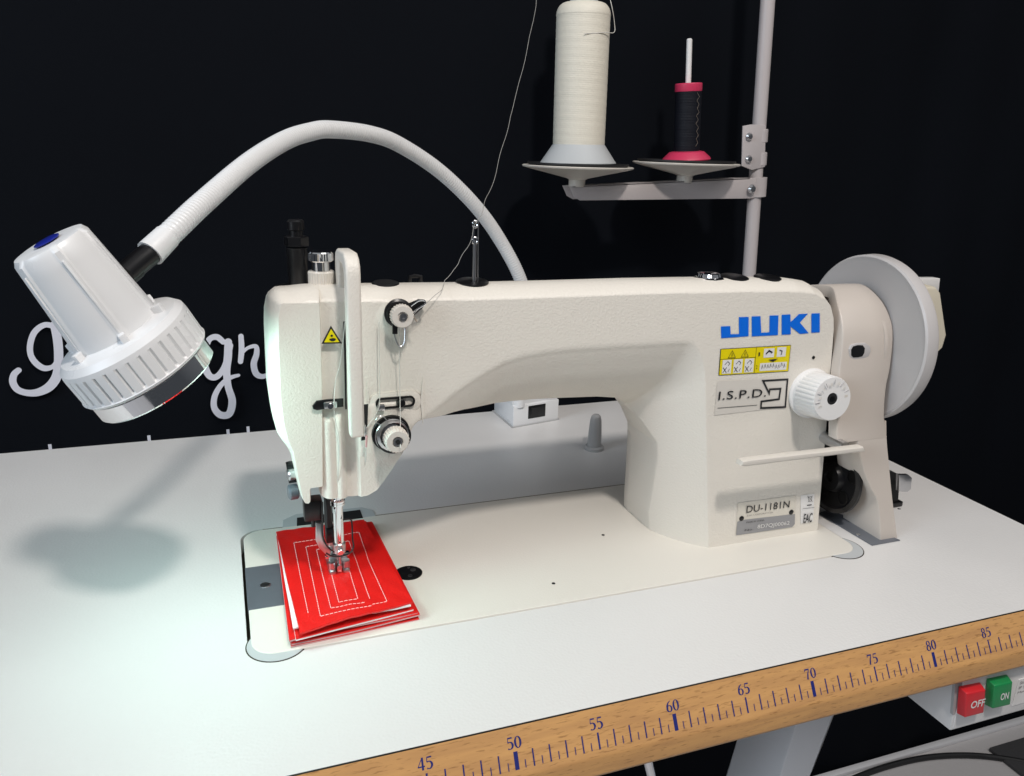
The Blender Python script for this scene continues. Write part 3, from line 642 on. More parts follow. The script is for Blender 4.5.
# --- needle bar, presser bar, foot
ny = .176
N = [(0.4336, 0.176, 0.0728), (0.4324, 0.176, 0.0363), (0.4322, 0.176, 0.0306), (0.4318, 0.176, 0.0192)]
MB().box((.4125, .165, .0900), (.4212, .19, .112), .0004).build('lever_link', 'blackm', sm)
nbx = N[0][0]
nb = MB().cyl((nbx, ny, N[1][2]), (nbx, ny, .115), .00355, n=28).build('needle_bar', 'chrome', sm)
MB().lathe([(.0052, 0), (.0052, .0012), (.0045, .0016), (.0052, .002), (.0052, .0034), (.0046, .004)], (nbx, ny, N[0][2]-.0040), (0, 0, 1), 30).build('bar_collar', 'chrome', nb)
cl = MB().lathe([(.0040, 0), (.0046, .0008), (.0046, .0075), (.0038, .0085)], (nbx, ny, N[1][2]-.006), (0, 0, 1), 24).build('needle_clamp', 'steel', nb)
MB().cyl((nbx, ny-.0040, N[1][2]-.002), (nbx, ny-.0085, N[1][2]-.002), .0022, bev=.0004).build('clamp_screw', 'chrome', cl)
MB().cyl((nbx, ny, .019), (nbx, ny, N[1][2]-.005), .0008, n=10).build('needle', 'steel', nb)
MB().cyl((nbx-.0056, .188, .036), (nbx-.0056, .188, .118), .0029, n=20).build('presser_bar', 'dark', sm)
MB().box((nbx-.0082, .184, .034), (nbx+.0040, .192, .046), .001).build('presser_bar_holder', 'dark', sm)
# dark block of the walking-foot linkage
b0, b1 = ((0.4095, 0.168, 0.0615), (0.4222, 0.168, 0.0756))
lk = MB().box((b0[0], .168, b0[2]), (b1[0], .180, b1[2]+.001), .0008).build('walking_foot_block', 'dark', sm)
MB().cyl((b0[0]+.006, .172, b0[2]-.006), (b0[0]+.006, .172, b0[2]+.002), .0014, n=12).build('block_pin', 'dark', lk)
arm = [(0.4171, 0.168, 0.0601), (0.4222, 0.168, 0.0585), (0.4221, 0.168, 0.0452), (0.4266, 0.168, 0.0357), (0.4251, 0.168, 0.0312), (0.4184, 0.168, 0.0402), (0.4165, 0.168, 0.046)]
MB().prism(arm, (0, .0035, 0), .0004).build('walking_foot_arm', 'steel', lk)
wires = [[(0.4219, 0.166, 0.0765), (0.4213, 0.166, 0.0612), (0.4212, 0.166, 0.0503), (0.4238, 0.166, 0.042), (0.4287, 0.168, 0.0354)],
 [(0.4364, 0.172, 0.0578), (0.4414, 0.172, 0.0579), (0.4427, 0.172, 0.0537), (0.4422, 0.168, 0.0446), (0.4424, 0.166, 0.0383), (0.4395, 0.164, 0.035), (0.4335, 0.162, 0.0346), (0.4266, 0.162, 0.0357), (0.4226, 0.163, 0.0382)]]
fg = MB()
for wv in wires: fg.tube(spline(wv, 5), .0006, 8)
fg.build('finger_guard', 'black', sm, 60)
f0 = (0.4336, 0.184, 0.0179); fo = .0125
ft = MB()
ft.box((f0[0]-.0075, .168+fo, .0155), (f0[0]+.0070, .182+fo, .0215), .0012)
ft.box((f0[0]-.0080, .162+fo, .0130), (f0[0]-.0030, .183+fo, .0160), .0010)
ft.box((f0[0]+.0022, .162+fo, .0130), (f0[0]+.0072, .183+fo, .0160), .0010)
ft.box((f0[0]-.0062, .180+fo, .0150), (f0[0]+.0052, .189+fo, .0370), .0014)
for sx_ in (-1, 1): ft.cyl((f0[0]+sx_*.0052-.0003, .1665+fo, .0215), (f0[0]+sx_*.0052-.0003, .1665+fo, .0150), .0028, n=14)
ft.cyl((f0[0]-.0003, .162+fo, .0185), (f0[0]-.0003, .170+fo, .0185), .0018, n=14)
ft.build('presser_foot', 'steel', sm)
ft2 = MB(); ft2.box((f0[0]-.0022, .164+fo, .0132), (f0[0]+.0016, .178+fo, .0180), .0006); ft2.box((f0[0]-.0095, .171+fo, .0215), (f0[0]+.0085, .176+fo, .0245), .001)
ft2.build('inner_foot', 'chrome', sm)

# --- stitch-length dial
dB, dF = V((.8160, .1498, .1310)), V((.8146, .1220, .1344)); dA = (dF-dB).normalized()
dx_, dz_ = dF.x, dF.z
dl = MB().lathe([(.0195, 0), (.0208, .0006), (.0208, .0025), (.0190, .0034), (.0186, .0060)], dB, dA, 64).build('stitch_dial', 'white', sm)
kd = MB().lathe([(.0184, 0), (.0188, .0012), (.0180, .0210), (.0170, .0226), (.0050, .0228), (.0046, .0215)], dB+dA*.0052, dA, 128, lambda k, a, i: (-.0007 if (i % 4 == 0 and k in (1, 2)) else 0)).build('dial_knob', 'white', dl)
MB().lathe([(0, 0), (.0046, 0), (.0046, .0006)], dF+dA*-.0010, dA, 24).build('dial_socket', 'blackm', kd)
MB().lathe([(.0024, 0), (.0024, .0012), (0, .0012)], dF+dA*-.0010, dA, 6).build('dial_screw', 'dark', kd)
for i, s_ in enumerate(['5', '6', '7', '8', '9', '0', '1', '2', '3', '4']):
    a = math.radians(205-i*33); c = dF+V((.0128*math.cos(a), -.0003, .0128*math.sin(a)))
    r = V((math.sin(a), 0, -math.cos(a))); u = V((math.cos(a), 0, math.sin(a)))
    text_in(s_, 'dial_figure', c-r*.0010-u*.0015, c+r*.0010-u*.0015, c-r*.0010+u*.0015, 'ivory', kd)
    a2 = a-math.radians(16); c = dF+V((.0140*math.cos(a2), -.0003, .0140*math.sin(a2))); r = V((math.sin(a2), 0, -math.cos(a2))); u = V((math.cos(a2), 0, math.sin(a2)))
    MB().hexa([c-r*.00018-u*.002, c+r*.00018-u*.002, c+r*.00018+u*.002, c-r*.00018+u*.002]+[q+V((0, .0008, 0)) for q in (c-r*.00018-u*.002, c+r*.00018-u*.002, c+r*.00018+u*.002, c-r*.00018+u*.002)]).build('dial_tick', 'wheel', kd)
pc = (0.8145, 0.15, 0.1611)
MB().lathe([(0, 0), (.0014, 0), (.0014, .0003)], (pc[0], .1498, pc[2]), (0, -1, 0), 14).build('index_hole', 'dark', sm)
# --- reverse lever
lv = [(0.7293, 0.114, 0.09), (0.7306, 0.114, 0.0936), (0.7368, 0.114, 0.0941), (0.8468, 0.114, 0.0934), (0.8498, 0.114, 0.0888), (0.8036, 0.114, 0.089), (0.734, 0.114, 0.0887)]
MB().prism(lv, (0, .0085, -.0002), .0016, 3).build('reverse_lever', 'ivory', sm)
MB().cyl((lv[3][0]-.009, .125, lv[3][2]-.0035), (lv[3][0]-.009, .160, lv[3][2]-.0035), .005).build('lever_shaft', 'steel', sm)

# --- lettering and plates on the pillar front
YF = .1496
L4 = [[(0.7378, 0.1979), (0.7468, 0.1977), (0.7488, 0.1823), (0.724, 0.182), (0.7225, 0.1913), (0.7309, 0.1912), (0.7321, 0.1847), (0.7398, 0.1845)], [(0.7495, 0.1979), (0.7576, 0.1978), (0.7603, 0.1845), (0.7679, 0.1845), (0.7661, 0.1979), (0.7744, 0.1978), (0.7764, 0.1818), (0.7519, 0.182)], [(0.7774, 0.198), (0.7857, 0.1981), (0.7869, 0.1918), (0.794, 0.198), (0.8026, 0.1979), (0.7959, 0.191), (0.8061, 0.1819), (0.7974, 0.1817), (0.7876, 0.1882), (0.7887, 0.1818), (0.78, 0.1819)], [(0.806, 0.1979), (0.8142, 0.1978), (0.817, 0.182), (0.8087, 0.1821)]]
flat(L4, 'maker_lettering', 'blue', sm, y=YF)
ys = [(0.7243, 0.1735), (0.7903, 0.1731), (0.7912, 0.151), (0.7252, 0.1521)]
Z9 = lambda l: l
st = flat([ys], 'instruction_sticker', 'ink', sm, y=YF)
def quadmap(q, u, v):   # q: TL TR BR BL, u right, v up
    tl, tr, br, bl = [V(p) for p in q]; return (bl+(br-bl)*u)*(1-v)+(tl+(tr-tl)*u)*v
def qrect(q, u0, v0, u1, v1): return [quadmap(q, u0, v0), quadmap(q, u1, v0), quadmap(q, u1, v1), quadmap(q, u0, v1)]
flat([qrect(ys, .008, .02, .497, .60), qrect(ys, .008, .62, .497, .98), qrect(ys, .503, .02, .992, .98)], 'yellow_field', 'yellow', st, y=YF, lift=.0002)
flat([qrect(ys, .04, .06, .165, .58), qrect(ys, .195, .06, .32, .58), qrect(ys, .35, .06, .48, .58), qrect(ys, .57, .08, .96, .38), qrect(ys, .61, .58, .76, .92), qrect(ys, .80, .58, .93, .94)], 'pictogram_field', 'stickw', st, y=YF, lift=.0004)
pp = []
for i in range(3):
    u0 = .05+.155*i
    pp += stroke([quadmap(ys, u0, .10), quadmap(ys, u0+.05, .30)], .0005)+stroke([quadmap(ys, u0+.05, .10), quadmap(ys, u0, .30)], .0005)
    pp += stroke([quadmap(ys, u0+.02, .40), quadmap(ys, u0+.06, .52), quadmap(ys, u0+.09, .44), quadmap(ys, u0+.07, .36)], .0004)
    pp += stroke([quadmap(ys, u0+.07, .12), quadmap(ys, u0+.09, .24)], .0004)
for u0 in (.11, .29): pp += stroke([quadmap(ys, u0, .66), quadmap(ys, u0+.05, .92), quadmap(ys, u0+.10, .66)], .00035, True)+stroke([quadmap(ys, u0+.05, .70), quadmap(ys, u0+.05, .82)], .0005)
random.seed(3)
for i in range(9):
    u0 = .59+.04*i; v0 = .14+random.random()*.08; pp += stroke([quadmap(ys, u0, v0), quadmap(ys, u0+.012, v0+.15), quadmap(ys, u0+.024, v0+.03)], .00035)
pp += stroke([quadmap(ys, .64, .72), quadmap(ys, .68, .84), quadmap(ys, .73, .76)], .0012)+stroke([quadmap(ys, .83, .84), quadmap(ys, .87, .80), quadmap(ys, .86, .66)], .0007)
pp.append([quadmap(ys, .68, .50), quadmap(ys, .75, .41), quadmap(ys, .82, .52)])
flat(pp, 'pictograms', 'ink', st, y=YF, lift=.0006)
for s_, u0, v0 in (('1', .535, .66), ('2', .515, .18)): 
    a, b, c = quadmap(ys, u0, v0), quadmap(ys, u0+.018, v0), quadmap(ys, u0, v0+.14); text_in(s_, 'step_number', *[(p.x, YF-.0005, p.y) for p in (a, b, c)], 'ink', st)
isp = [(0.7248, 0.1474), (0.7917, 0.1455), (0.7937, 0.1206), (0.7255, 0.1193)]
ib = flat([isp], 'dealer_sticker', 'stick', sm, y=YF)
T = [(0.727, 0.1492, 0.1321), (0.7718, 0.1492, 0.1314), (0.727, 0.1492, 0.1391)]
text_in('I.S.P.D.', 'dealer_lettering', *T, 'ink', ib, lift=.0004, spacing=1.08, bold=.004)
em = [(0.7675, 0.1449), (0.7913, 0.1444), (0.7928, 0.1208), (0.7688, 0.1219), (0.7684, 0.1275), (0.7855, 0.1281), (0.7856, 0.137), (0.7751, 0.1372), (0.775, 0.1338)]
flat(stroke(em, .00155, True), 'emblem', 'ink', ib, y=YF, lift=.0004)
fine = [(0.7275, 0.1253), (0.7648, 0.1247)]
flat(stroke(fine, .0004), 'fine_print_line', 'ink', ib, y=YF, lift=.0004)
# model plate
mp_ = [(0.7582, 0.039), (0.8171, 0.0385), (0.8204, 0.0077), (0.7602, 0.0091)]
mpo = flat([mp_], 'model_plate', 'plate', sm, y=YF)
gr_ = [(0.7599, 0.0218), (0.767, 0.0227), (0.8189, 0.0208), (0.8204, 0.0111), (0.818, 0.0084), (0.7603, 0.009)]
flat([gr_], 'plate_band', 'plategrey', mpo, y=YF, lift=.0002)
T = [(0.7674, 0.1492, 0.0291), (0.8113, 0.1492, 0.0283), (0.7671, 0.1492, 0.0356)]
text_in('DU-1181N', 'model_number', *T, 'ink', mpo, lift=.0004, bold=.004)
T = [(0.7684, 0.1492, 0.0254), (0.7948, 0.1492, 0.025), (0.7682, 0.1492, 0.0271)]
text_in('JUKI CORPORATION', 'maker_line', *T, 'inkgrey', mpo, lift=.0004)
T = [(0.7809, 0.1492, 0.0116), (0.8141, 0.1492, 0.0106), (0.7806, 0.1492, 0.0162)]
text_in('8D7QJ00062', 'serial_number', *T, 'stickw', mpo, lift=.0005)
T = [(0.7687, 0.1492, 0.0194), (0.787, 0.1492, 0.019), (0.7685, 0.1492, 0.021)]
text_in('MADE IN CHINA', 'origin_line', *T, 'ink', mpo, lift=.0005)
T = [(0.7682, 0.1492, 0.012), (0.7768, 0.1492, 0.0119), (0.768, 0.1492, 0.0137)]
text_in('No.', 'number_mark', *T, 'ink', mpo, lift=.0005)
for (x, z) in [(0.7636, 0.0243), (0.8145, 0.0233)]:
    MB().lathe([(.0022, 0), (.0022, .0005), (.0014, .0009), (0, .0010)], (x, YF-.0002, z), (0, -1, 0), 18).build('rivet', 'black', mpo)
em_ = [(0.8222, 0.0378), (0.8369, 0.0376), (0.8402, 0.0105), (0.8268, 0.0102)]
ml = flat([em_], 'mark_sticker', 'stickw', sm, y=YF)
T = [(0.8289, 0.1492, 0.0109), (0.838, 0.1492, 0.0108), (0.8285, 0.1492, 0.0198)]
text_in('EAC', 'conformity_mark', *T, 'ink', ml, lift=.0004, bold=.01)
bin_ = [[(0.8295, 0.0364), (0.8358, 0.0305)], [(0.8348, 0.0362), (0.831, 0.0307)], [(0.8301, 0.0355), (0.8345, 0.0353), (0.8342, 0.0311), (0.8319, 0.031), (0.8301, 0.0355)], [(0.8305, 0.0276), (0.8353, 0.0275)], [(0.8262, 0.0251), (0.8387, 0.0245)]]
bp_ = []
for i, l in enumerate(bin_): bp_ += stroke(l, .0009 if i == 3 else .0003)
flat(bp_, 'bin_symbol', 'ink', ml, y=YF, lift=.0004)

# --- belt cover
ST = [((0.8878, 0.119, -0.0001), (0.9076, 0.119, 0.0008)), ((0.8824, 0.123, 0.0331), (0.8995, 0.123, 0.0327)), ((0.8725, 0.126, 0.0526), (0.8964, 0.126, 0.0478)), ((0.8655, 0.1285, 0.067), (0.8941, 0.1285, 0.0619)), ((0.8573, 0.131, 0.0904), (0.8888, 0.131, 0.0854))]
ST2 = [((0.8353, 0.1315, 0.0937), (0.8885, 0.1315, 0.0889)), ((0.8343, 0.134, 0.1109), (0.8837, 0.134, 0.11)), ((0.8333, 0.137, 0.1359), (0.8835, 0.137, 0.1321)), ((0.8335, 0.139, 0.1523), (0.8861, 0.139, 0.1488)), ((0.8355, 0.143, 0.1762), (0.888, 0.143, 0.1726)), ((0.8371, 0.149, 0.1905), (0.8883, 0.149, 0.1883)), ((0.8394, 0.16, 0.2031), (0.886, 0.16, 0.204)), ((0.8481, 0.178, 0.2129), (0.884, 0.178, 0.2132))]
secs = []
for l, r in ST: secs.append(((l[0], l[1], (l[2]+r[2])/2), (r[0], r[1], (l[2]+r[2])/2)))
secs2 = []
for l, r in ST2: secs2.append(((l[0], l[1], (l[2]+r[2])/2), (r[0], r[1], (l[2]+r[2])/2)))
lt, rt = secs2[-1]
for yy, zz_ in ((.195, -.001), (.215, -.006), (.232, -.017), (.242, -.034), (.246, -.06), (.246, -.20)):
    secs2.append(((lt[0], yy, lt[2]+zz_), (rt[0], yy, rt[2]+zz_)))
def shell(secs, thick, name, m, parent):
    # a curved strip given real thickness towards the inside
    L = [V(s[0]) for s in secs]; R = [V(s[1]) for s in secs]; n = len(secs); vs = []; fs = []
    for i in range(n):
        t = (L[min(i+1, n-1)]-L[max(i-1, 0)]); t.x = 0; t.normalize(); inn = V((0, t.z, -t.y)); e = .0012
        w_ = R[i]-L[i]; w_ = w_.normalized()
        vs += [L[i]+inn*thick, L[i]+inn*e*.9, L[i]+w_*e*.35+inn*e*.3, L[i]+w_*e*1.1, R[i]-w_*e*1.1, R[i]-w_*e*.35+inn*e*.3, R[i]+inn*e*.9, R[i]+inn*thick]
    for i in range(n-1):
        for k in range(8): fs.append((8*i+k, 8*i+(k+1) % 8, 8*(i+1)+(k+1) % 8, 8*(i+1)+k))
    fs.append(tuple(range(8))[::-1]); fs.append(tuple(8*(n-1)+k for k in range(8)))
    bm = bmesh.new(); me = raw(vs, fs); bm.from_mesh(me); fixn(bm); return link(name, new(bm), m, parent, 45)
def dens(secs, k=5):
    A = spline([s[0] for s in secs], k); B = spline([s[1] for s in secs], k); return list(zip(A, B))
bc = shell(dens(secs2), .010, 'belt_cover', 'cover', sm)
lg = [( (a), (b) ) for a, b in secs]
# leg of the cover: solid wedge with pale inner side
lgm = MB(); Lf = [V(s[0]) for s in lg]; Rf = [V(s[1]) for s in lg]; bk = [.1640, .1640, .1620, .1600, .1560]
Lf.append(V((lg[-1][0][0], .1352, .1045))); Rf.append(V((lg[-1][1][0], .1352, .1045))); bk.append(.1540)
for i in range(len(Lf)-1):
    pass
vs = []; fs = []
LS = spline([(a.x, a.y, a.z) for a in Lf], 5); RS = spline([(a.x, a.y, a.z) for a in Rf], 5); BS = [q.x for q in spline([(b, 0, 0) for b in bk], 5)]
for a, b, y in zip(LS, RS, BS): vs += [(a.x, y, a.z), (a.x, a.y+.001, a.z), (a.x+.0009, a.y, a.z), (b.x-.0009, a.y, b.z), (b.x, a.y+.001, b.z), (b.x, y, b.z)]
for i in range(len(LS)-1):
    for k in range(6): fs.append((6*i+k, 6*i+(k+1) % 6, 6*(i+1)+(k+1) % 6, 6*(i+1)+k))
fs.append(tuple(range(6))); fs.append(tuple(6*(len(LS)-1)+k for k in range(6)))
bm = bmesh.new(); bm.from_mesh(raw(vs, fs)); fixn(bm); link('cover_leg', new(bm), 'cover', sm, 45)
# right closing disc of the drum
MB().lathe([(.0, 0), (.043, 0), (.043, .003), (0, .003)], (rt[0]-.006, .183, .163), (1, 0, 0), 64).build('cover_end', 'cover', sm)
cs = [(0.8412, 0.1688), (0.843, 0.1725), (0.8489, 0.1735), (0.8572, 0.1731), (0.8624, 0.1701), (0.8638, 0.1658), (0.8622, 0.1612), (0.8567, 0.1599), (0.8475, 0.1596), (0.8429, 0.1624)]
hl = MB().prism([(p[0], .1425, p[1]) for p in cs], (0, -.0022, 0), .0006).build('cover_window_rim', 'wheel', sm)
cs2 = [(0.8428, 0.1684), (0.8443, 0.1711), (0.8487, 0.172), (0.8539, 0.1715), (0.8565, 0.1689), (0.8568, 0.1651), (0.8553, 0.1622), (0.8508, 0.1616), (0.8462, 0.1617), (0.8437, 0.1637)]
MB().prism([(p[0], .1410, p[1]) for p in cs2], (0, -.0010, 0)).build('cover_window', 'black', hl)
# inside: drive pulley, plus a black box added for the interior's darkness
MB().box((.8760, .170, .004), (.886, .240, .150), .002).build('interior_dark_box', 'blackm', sm)
pu = MB().lathe([(.0, 0), (.031, 0), (.033, .001), (.033, .004), (.029, .005), (.027, .003), (.014, .003), (.012, .008), (.005, .0085), (.004, .006), (0, .006)], (0.872, 0.1646, 0.0439), (-1, 0, .0), 48, start=(0, 0, 1)).build('winder_pulley', 'black', sm)
for i in range(5):
    a = 2*math.pi*i/5+.3; c = (0.8685, 0.161, 0.0458)
    MB().lathe([(.0065, 0), (.0065, .0008), (.005, .0010), (.005, .0002), (0, .0002)], (c[0]+.0002, c[1]+.020*math.cos(a), c[2]+.020*math.sin(a)), (-1, 0, 0), 24).build('pulley_hole', 'dark', pu)
MB().prism([(p[0], p[1], .0004) for p in slot], (0, 0, .0005)).build('belt_slot_plate', 'grey', sm)
ss = [(0.8755, 0.132)][0]
MB().lathe([(.0017, 0), (.0017, .001), (0, .0012)], (ss[0], ss[1], .0008), (0, 0, 1), 12).build('plate_screw', 'steel', sm)
# bobbin winder clip right of the cover
cl_ = [(0.9411, 0.16, 0.0387), (0.9533, 0.16, 0.0372), (0.9577, 0.16, 0.0337), (0.9591, 0.16, 0.0224), (0.9561, 0.16, 0.0197), (0.9449, 0.16, 0.0216)]
wd = MB().prism(cl_, (0, .004, 0), .0004).build('bobbin_winder_plate', 'steel', sm)
MB().prism([(0.939, 0.17, 0.0388), (0.9535, 0.17, 0.0331), (0.9562, 0.17, 0.0153), (0.9604, 0.17, -0.0146), (0.954, 0.17, -0.0137)], (0, .012, 0), .0004).build('winder_body', 'blackm', sm)
wb = (0.958, 0.17, 0.0015)
MB().box((.908, .168, .0005), (wb[0]+.004, .186, wb[2]+.004), .001).build('winder_base', 'dark', sm)
MB().tube(spline([(0.9534, 0.165, 0.0003), (0.9574, 0.165, -0.0013), (0.9583, 0.165, -0.0056), (0.957, 0.165, -0.0107)], 4), .0009, 8).build('winder_spring', 'chrome', sm)
# --- handwheel and its end cap
hwc = V((.888, .1800, .1668))
hw = MB().lathe([(.0, .0010), (.067, .0010), (.0685, .0004), (.0700, .0), (.0716, .0012), (.0722, .0100), (.0712, .0128), (.0690, .0140), (.058, .014), (0, .014)], hwc, (1, 0, 0), 128).build('handwheel', 'wheel', sm)
hb = [(0.9486, 0.165, 0.2122), (0.9557, 0.165, 0.2067), (0.9722, 0.165, 0.1683), (0.9705, 0.165, 0.1565), (0.9628, 0.165, 0.1495)]
hb = [(.901, .165, hb[0][2]+.001)]+hb+[(.901, .165, hb[-1][2]-.002)]
MB().prism(hb, (0, .030, .001), .0022, 3).build('wheel_hub_cap', 'cream', sm)
hb = [(0.9801, 0.19, 0.2147), (0.9814, 0.19, 0.2023)]
hb = [(.899, .190, hb[0][2]+.002)]+hb+[(.899, .190, hb[1][2]+.002)]
MB().prism(hb, (0, .010, 0), .0008).build('motor_bracket', 'white', sm)

# ================================================================= WORK LAMP
LP = thing('work_lamp', 'white gooseneck sewing lamp shining on the left of the table', 'lamp', (.70, .50, 0))
P0, P1 = V((0.2829, 0.1232, 0.2633)), V((0.3271, 0.1345, 0.1807))
ax = (P1-P0).normalized(); Ln = (P1-P0).length
side = V((0, 0, 1)).cross(ax).normalized()
fl_ = lambda k, a, i: (-.0010 if (k in (3, 4, 5)) and (i % 24) in (2, 3, 4, 5, 6, 7, 8, 9, 10, 11, 12, 13, 14, 15, 16, 17, 18, 19, 20, 21) else 0)
rb = MB().lathe([(.0, .0008), (.0160, .0004), (.0190, .0010), (.0216, .0036), (.0223, .012), (.0258, Ln*.60), (.0258, Ln*.72)], P0, ax, 144, fl_, start=side).build('lamp_body', 'lampw', LP, 40)
MB().lathe([(.0070, 0), (.0070, .0006), (.0062, .0009), (0, .0010)], P0+ax*-.0002, ax*-1, 32).build('push_button', 'navyp', LP)
R = .0385
def rg_(k, a, i): return -.0013 if (k in (5, 6) and (i % 6) == 0) else 0
ring = MB().lathe([(.0240, Ln*.60), (.0272, Ln*.612), (R-.0040, Ln*.625), (R-.0008, Ln*.662), (R-.0004, Ln*.69), (R-.0003, Ln*.705), (R-.0003, Ln*.855), (R-.0002, Ln*.87), (R+.0002, Ln*.875), (R-.0008, Ln*.892), (R-.003, Ln*.897)], P0, ax, 216, rg_, start=side).build('lamp_collar', 'lampw', LP, 30)
for i in range(6):
    a = 2*math.pi*(i/6)+.0; u = side; v = ax.cross(u); d = u*math.cos(a)+v*math.sin(a); q = P0+ax*Ln*.612+d*.0272
    MB().box((-.0022, -.0022, -.0035), (.0022, .0022, .0035), .0006) 
    m3 = Matrix((d, ax.cross(d), ax)).transposed()
    t = MB(); t.box((-.0028, -.0020, -.0045), (.0028, .0020, .0045), .0007)
    for vv in t.bm.verts: vv.co = m3 @ vv.co + q
    t.build('collar_lug', 'lampw', LP)
    t = MB(); t.box((-.0007, -.0006, -.024), (.0007, .0006, .024), .0003)
    for vv in t.bm.verts: vv.co = m3 @ (V((vv.co.x+vv.co.z*.063, vv.co.y, vv.co.z))) + P0+ax*Ln*.345+d*.0239
    t.build('body_rib', 'lampw', LP)
MB().lathe([(R-.0035, Ln*.90), (R-.0022, Ln*.905), (R-.0022, Ln*1.005), (R-.0030, Ln*1.015), (R-.0042, Ln*1.015), (R-.0048, Ln*.97), (R-.005, Ln*.90)], P0, ax, 128).build('chrome_ring', 'chrome', LP, 40)
MB().lathe([(0, Ln*.955), (R-.005, Ln*.955), (R-.005, Ln*.945), (0, Ln*.945)], P0, ax, 64).build('diffuser', 'diff', LP)
tip = P0+ax*Ln*.985
area('work_lamp_light', tip+ax*.001, tip+ax*.3, .058, .175, (.56, 1, .91))
GN = [(0.3179, 0.1451, 0.2437), (0.3225, 0.1513, 0.2472), (0.3288, 0.1582, 0.2517), (0.3429, 0.1716, 0.2643), (0.3607, 0.1999, 0.2789), (0.3916, 0.2572, 0.3014), (0.4202, 0.3074, 0.3168), (0.4422, 0.335, 0.3238), (0.4603, 0.3515, 0.3265), (0.4988, 0.3812, 0.3242), (0.5307, 0.4056, 0.3155), (0.5757, 0.4313, 0.2916), (0.6178, 0.4493, 0.2577), (0.6511, 0.4638, 0.2204), (0.6798, 0.4715, 0.174), (0.704, 0.4873, 0.1133), (0.7194, 0.5074, 0.0557), (0.7249, 0.5181, 0.0265)]
st_ = MB().tube([V(GN[0])-(V(GN[1])-V(GN[0]))*.6, GN[0], GN[1], GN[2]], .0068, 24).build('swivel_stub', 'black', LP)
MB().tube([V(GN[0])+V((.0, -.004, -.004)), V(GN[1])+V((0, -.004, -.004))], .004, 16).build('stub_pin', 'dark', LP)
pth = spline([GN[2]]+GN[3:], 40)
# corrugated sleeve: resample evenly
def resample(P, step):
    out = [P[0]]; acc = 0
    for a, b in zip(P, P[1:]):
        L = (b-a).length
        while acc+L >= step:
            t = (step-acc)/L; a = a+(b-a)*t; out.append(a.copy()); L = (b-a).length; acc = 0
        acc += L
    return out
rp_ = resample(pth, .0007); rr = []
for i in range(len(rp_)):
    d = i*.0007
    if d < .016: rr.append(.0083-.0006*(d/.016))
    else: rr.append(.0070+.00028*math.sin(2*math.pi*i/4))
MB().tube(rp_, rr, 20).build('gooseneck', 'lampw', LP, 50)
bx0, bx1 = .6772, .7403
BB = thing  # lamp base with rocker switch
b1, b2, b3 = (0.6766, 0.4733, 0.0), (0.7396, 0.486, 0.0), (0.6734, 0.5345, 0.0)
e1 = V(b2)-V(b1); e2 = V(b3)-V(b1)
def lo(u, v, z): return V(b1)+e1*u+e2*v+V((0, 0, z))
bs = MB()
bs.hexa([lo(0, 0, .0), lo(1, 0, .0), lo(1, 0, .026), lo(0, 0, .026), lo(0, 1, .0), lo(1, 1, .0), lo(1, 1, .026), lo(0, 1, .026)], .001)
bs.hexa([lo(.0, .06, .024), lo(.83, .06, .024), lo(.83, .06, .052), lo(.0, .06, .052), lo(.0, .95, .024), lo(.83, .95, .024), lo(.83, .95, .052), lo(.0, .95, .052)], .002)
bso = bs.build('lamp_base', 'lampw', LP)
MB().hexa([lo(-.03, -.03, .0), lo(1.02, -.03, 0), lo(1.02, -.03, .0012), lo(-.03, -.03, .0012), lo(-.03, 1.03, .0), lo(1.02, 1.03, 0), lo(1.02, 1.03, .0012), lo(-.03, 1.03, .0012)]).build('base_foot', 'greyp', LP)
for u in (.14,): MB().lathe([(.0075, 0), (.0075, .024), (.0068, .025)], lo(u, .08, .024), (0, 0, 1), 24).build('screw_tower', 'lampw', LP)
rk = MB().hexa([lo(.32, -.012, .0075), lo(.70, -.012, .0075), lo(.70, -.012, .0235), lo(.32, -.012, .0235), lo(.32, .06, .0075), lo(.70, .06, .0075), lo(.70, .06, .0235), lo(.32, .06, .0235)], .0006).build('rocker_switch', 'black', LP)
MB().hexa([lo(.38, -.03, .0105), lo(.64, -.018, .0105), lo(.64, -.018, .0205), lo(.38, -.03, .0205), lo(.38, .0, .0105), lo(.64, .0, .0105), lo(.64, .0, .0205), lo(.38, .0, .0205)], .0005).build('rocker', 'rubber', rk)

# ================================================================= THREAD STAND, CONES
TS = thing('thread_stand', 'grey thread stand with a pole and two saucer trays on its arm', 'thread stand', (1.0, .5, 0))
pl = MB(); pa = (1.0033, 0.5, 0.1643); pb = (0.9838, 0.5, 0.4943); dv = (V(pb)-V(pa)); 
pl.cyl(V(pa)-dv*(pa[2]/dv.z), V(pb)+dv*.35, .0083, n=28); pl.build('pole', 'stand', TS)
MB().cyl(V(pa)-dv*(pa[2]/dv.z), V(pa)-dv*(pa[2]/dv.z)+V((0, 0, .012)), .02, bev=.002).build('pole_flange', 'stand', TS)
arm_ = [(0.7421, 0.492, 0.2759), (0.7463, 0.492, 0.2762), (0.9819, 0.492, 0.2888), (1.0022, 0.492, 0.2897), (1.0056, 0.492, 0.267), (0.9853, 0.492, 0.2644), (0.756, 0.492, 0.2606), (0.7483, 0.492, 0.2644)]
MB().prism(arm_, (0, .0012, 0), .0004).build('arm_front_flange', 'stand', TS)
MB().prism([(q[0], q[1]+.020, q[2]) for q in arm_], (0, .0012, 0), .0004).build('arm_rear_flange', 'stand', TS)
a0, a1 = V(arm_[1]), V(arm_[2])
MB().hexa([a0+V((0, 0, -.0013)), a1+V((0, 0, -.0013)), a1, a0]+[q+V((0, .0215, 0)) for q in (a0+V((0, 0, -.0013)), a1+V((0, 0, -.0013)), a1, a0)]).build('arm_web', 'stand', TS)
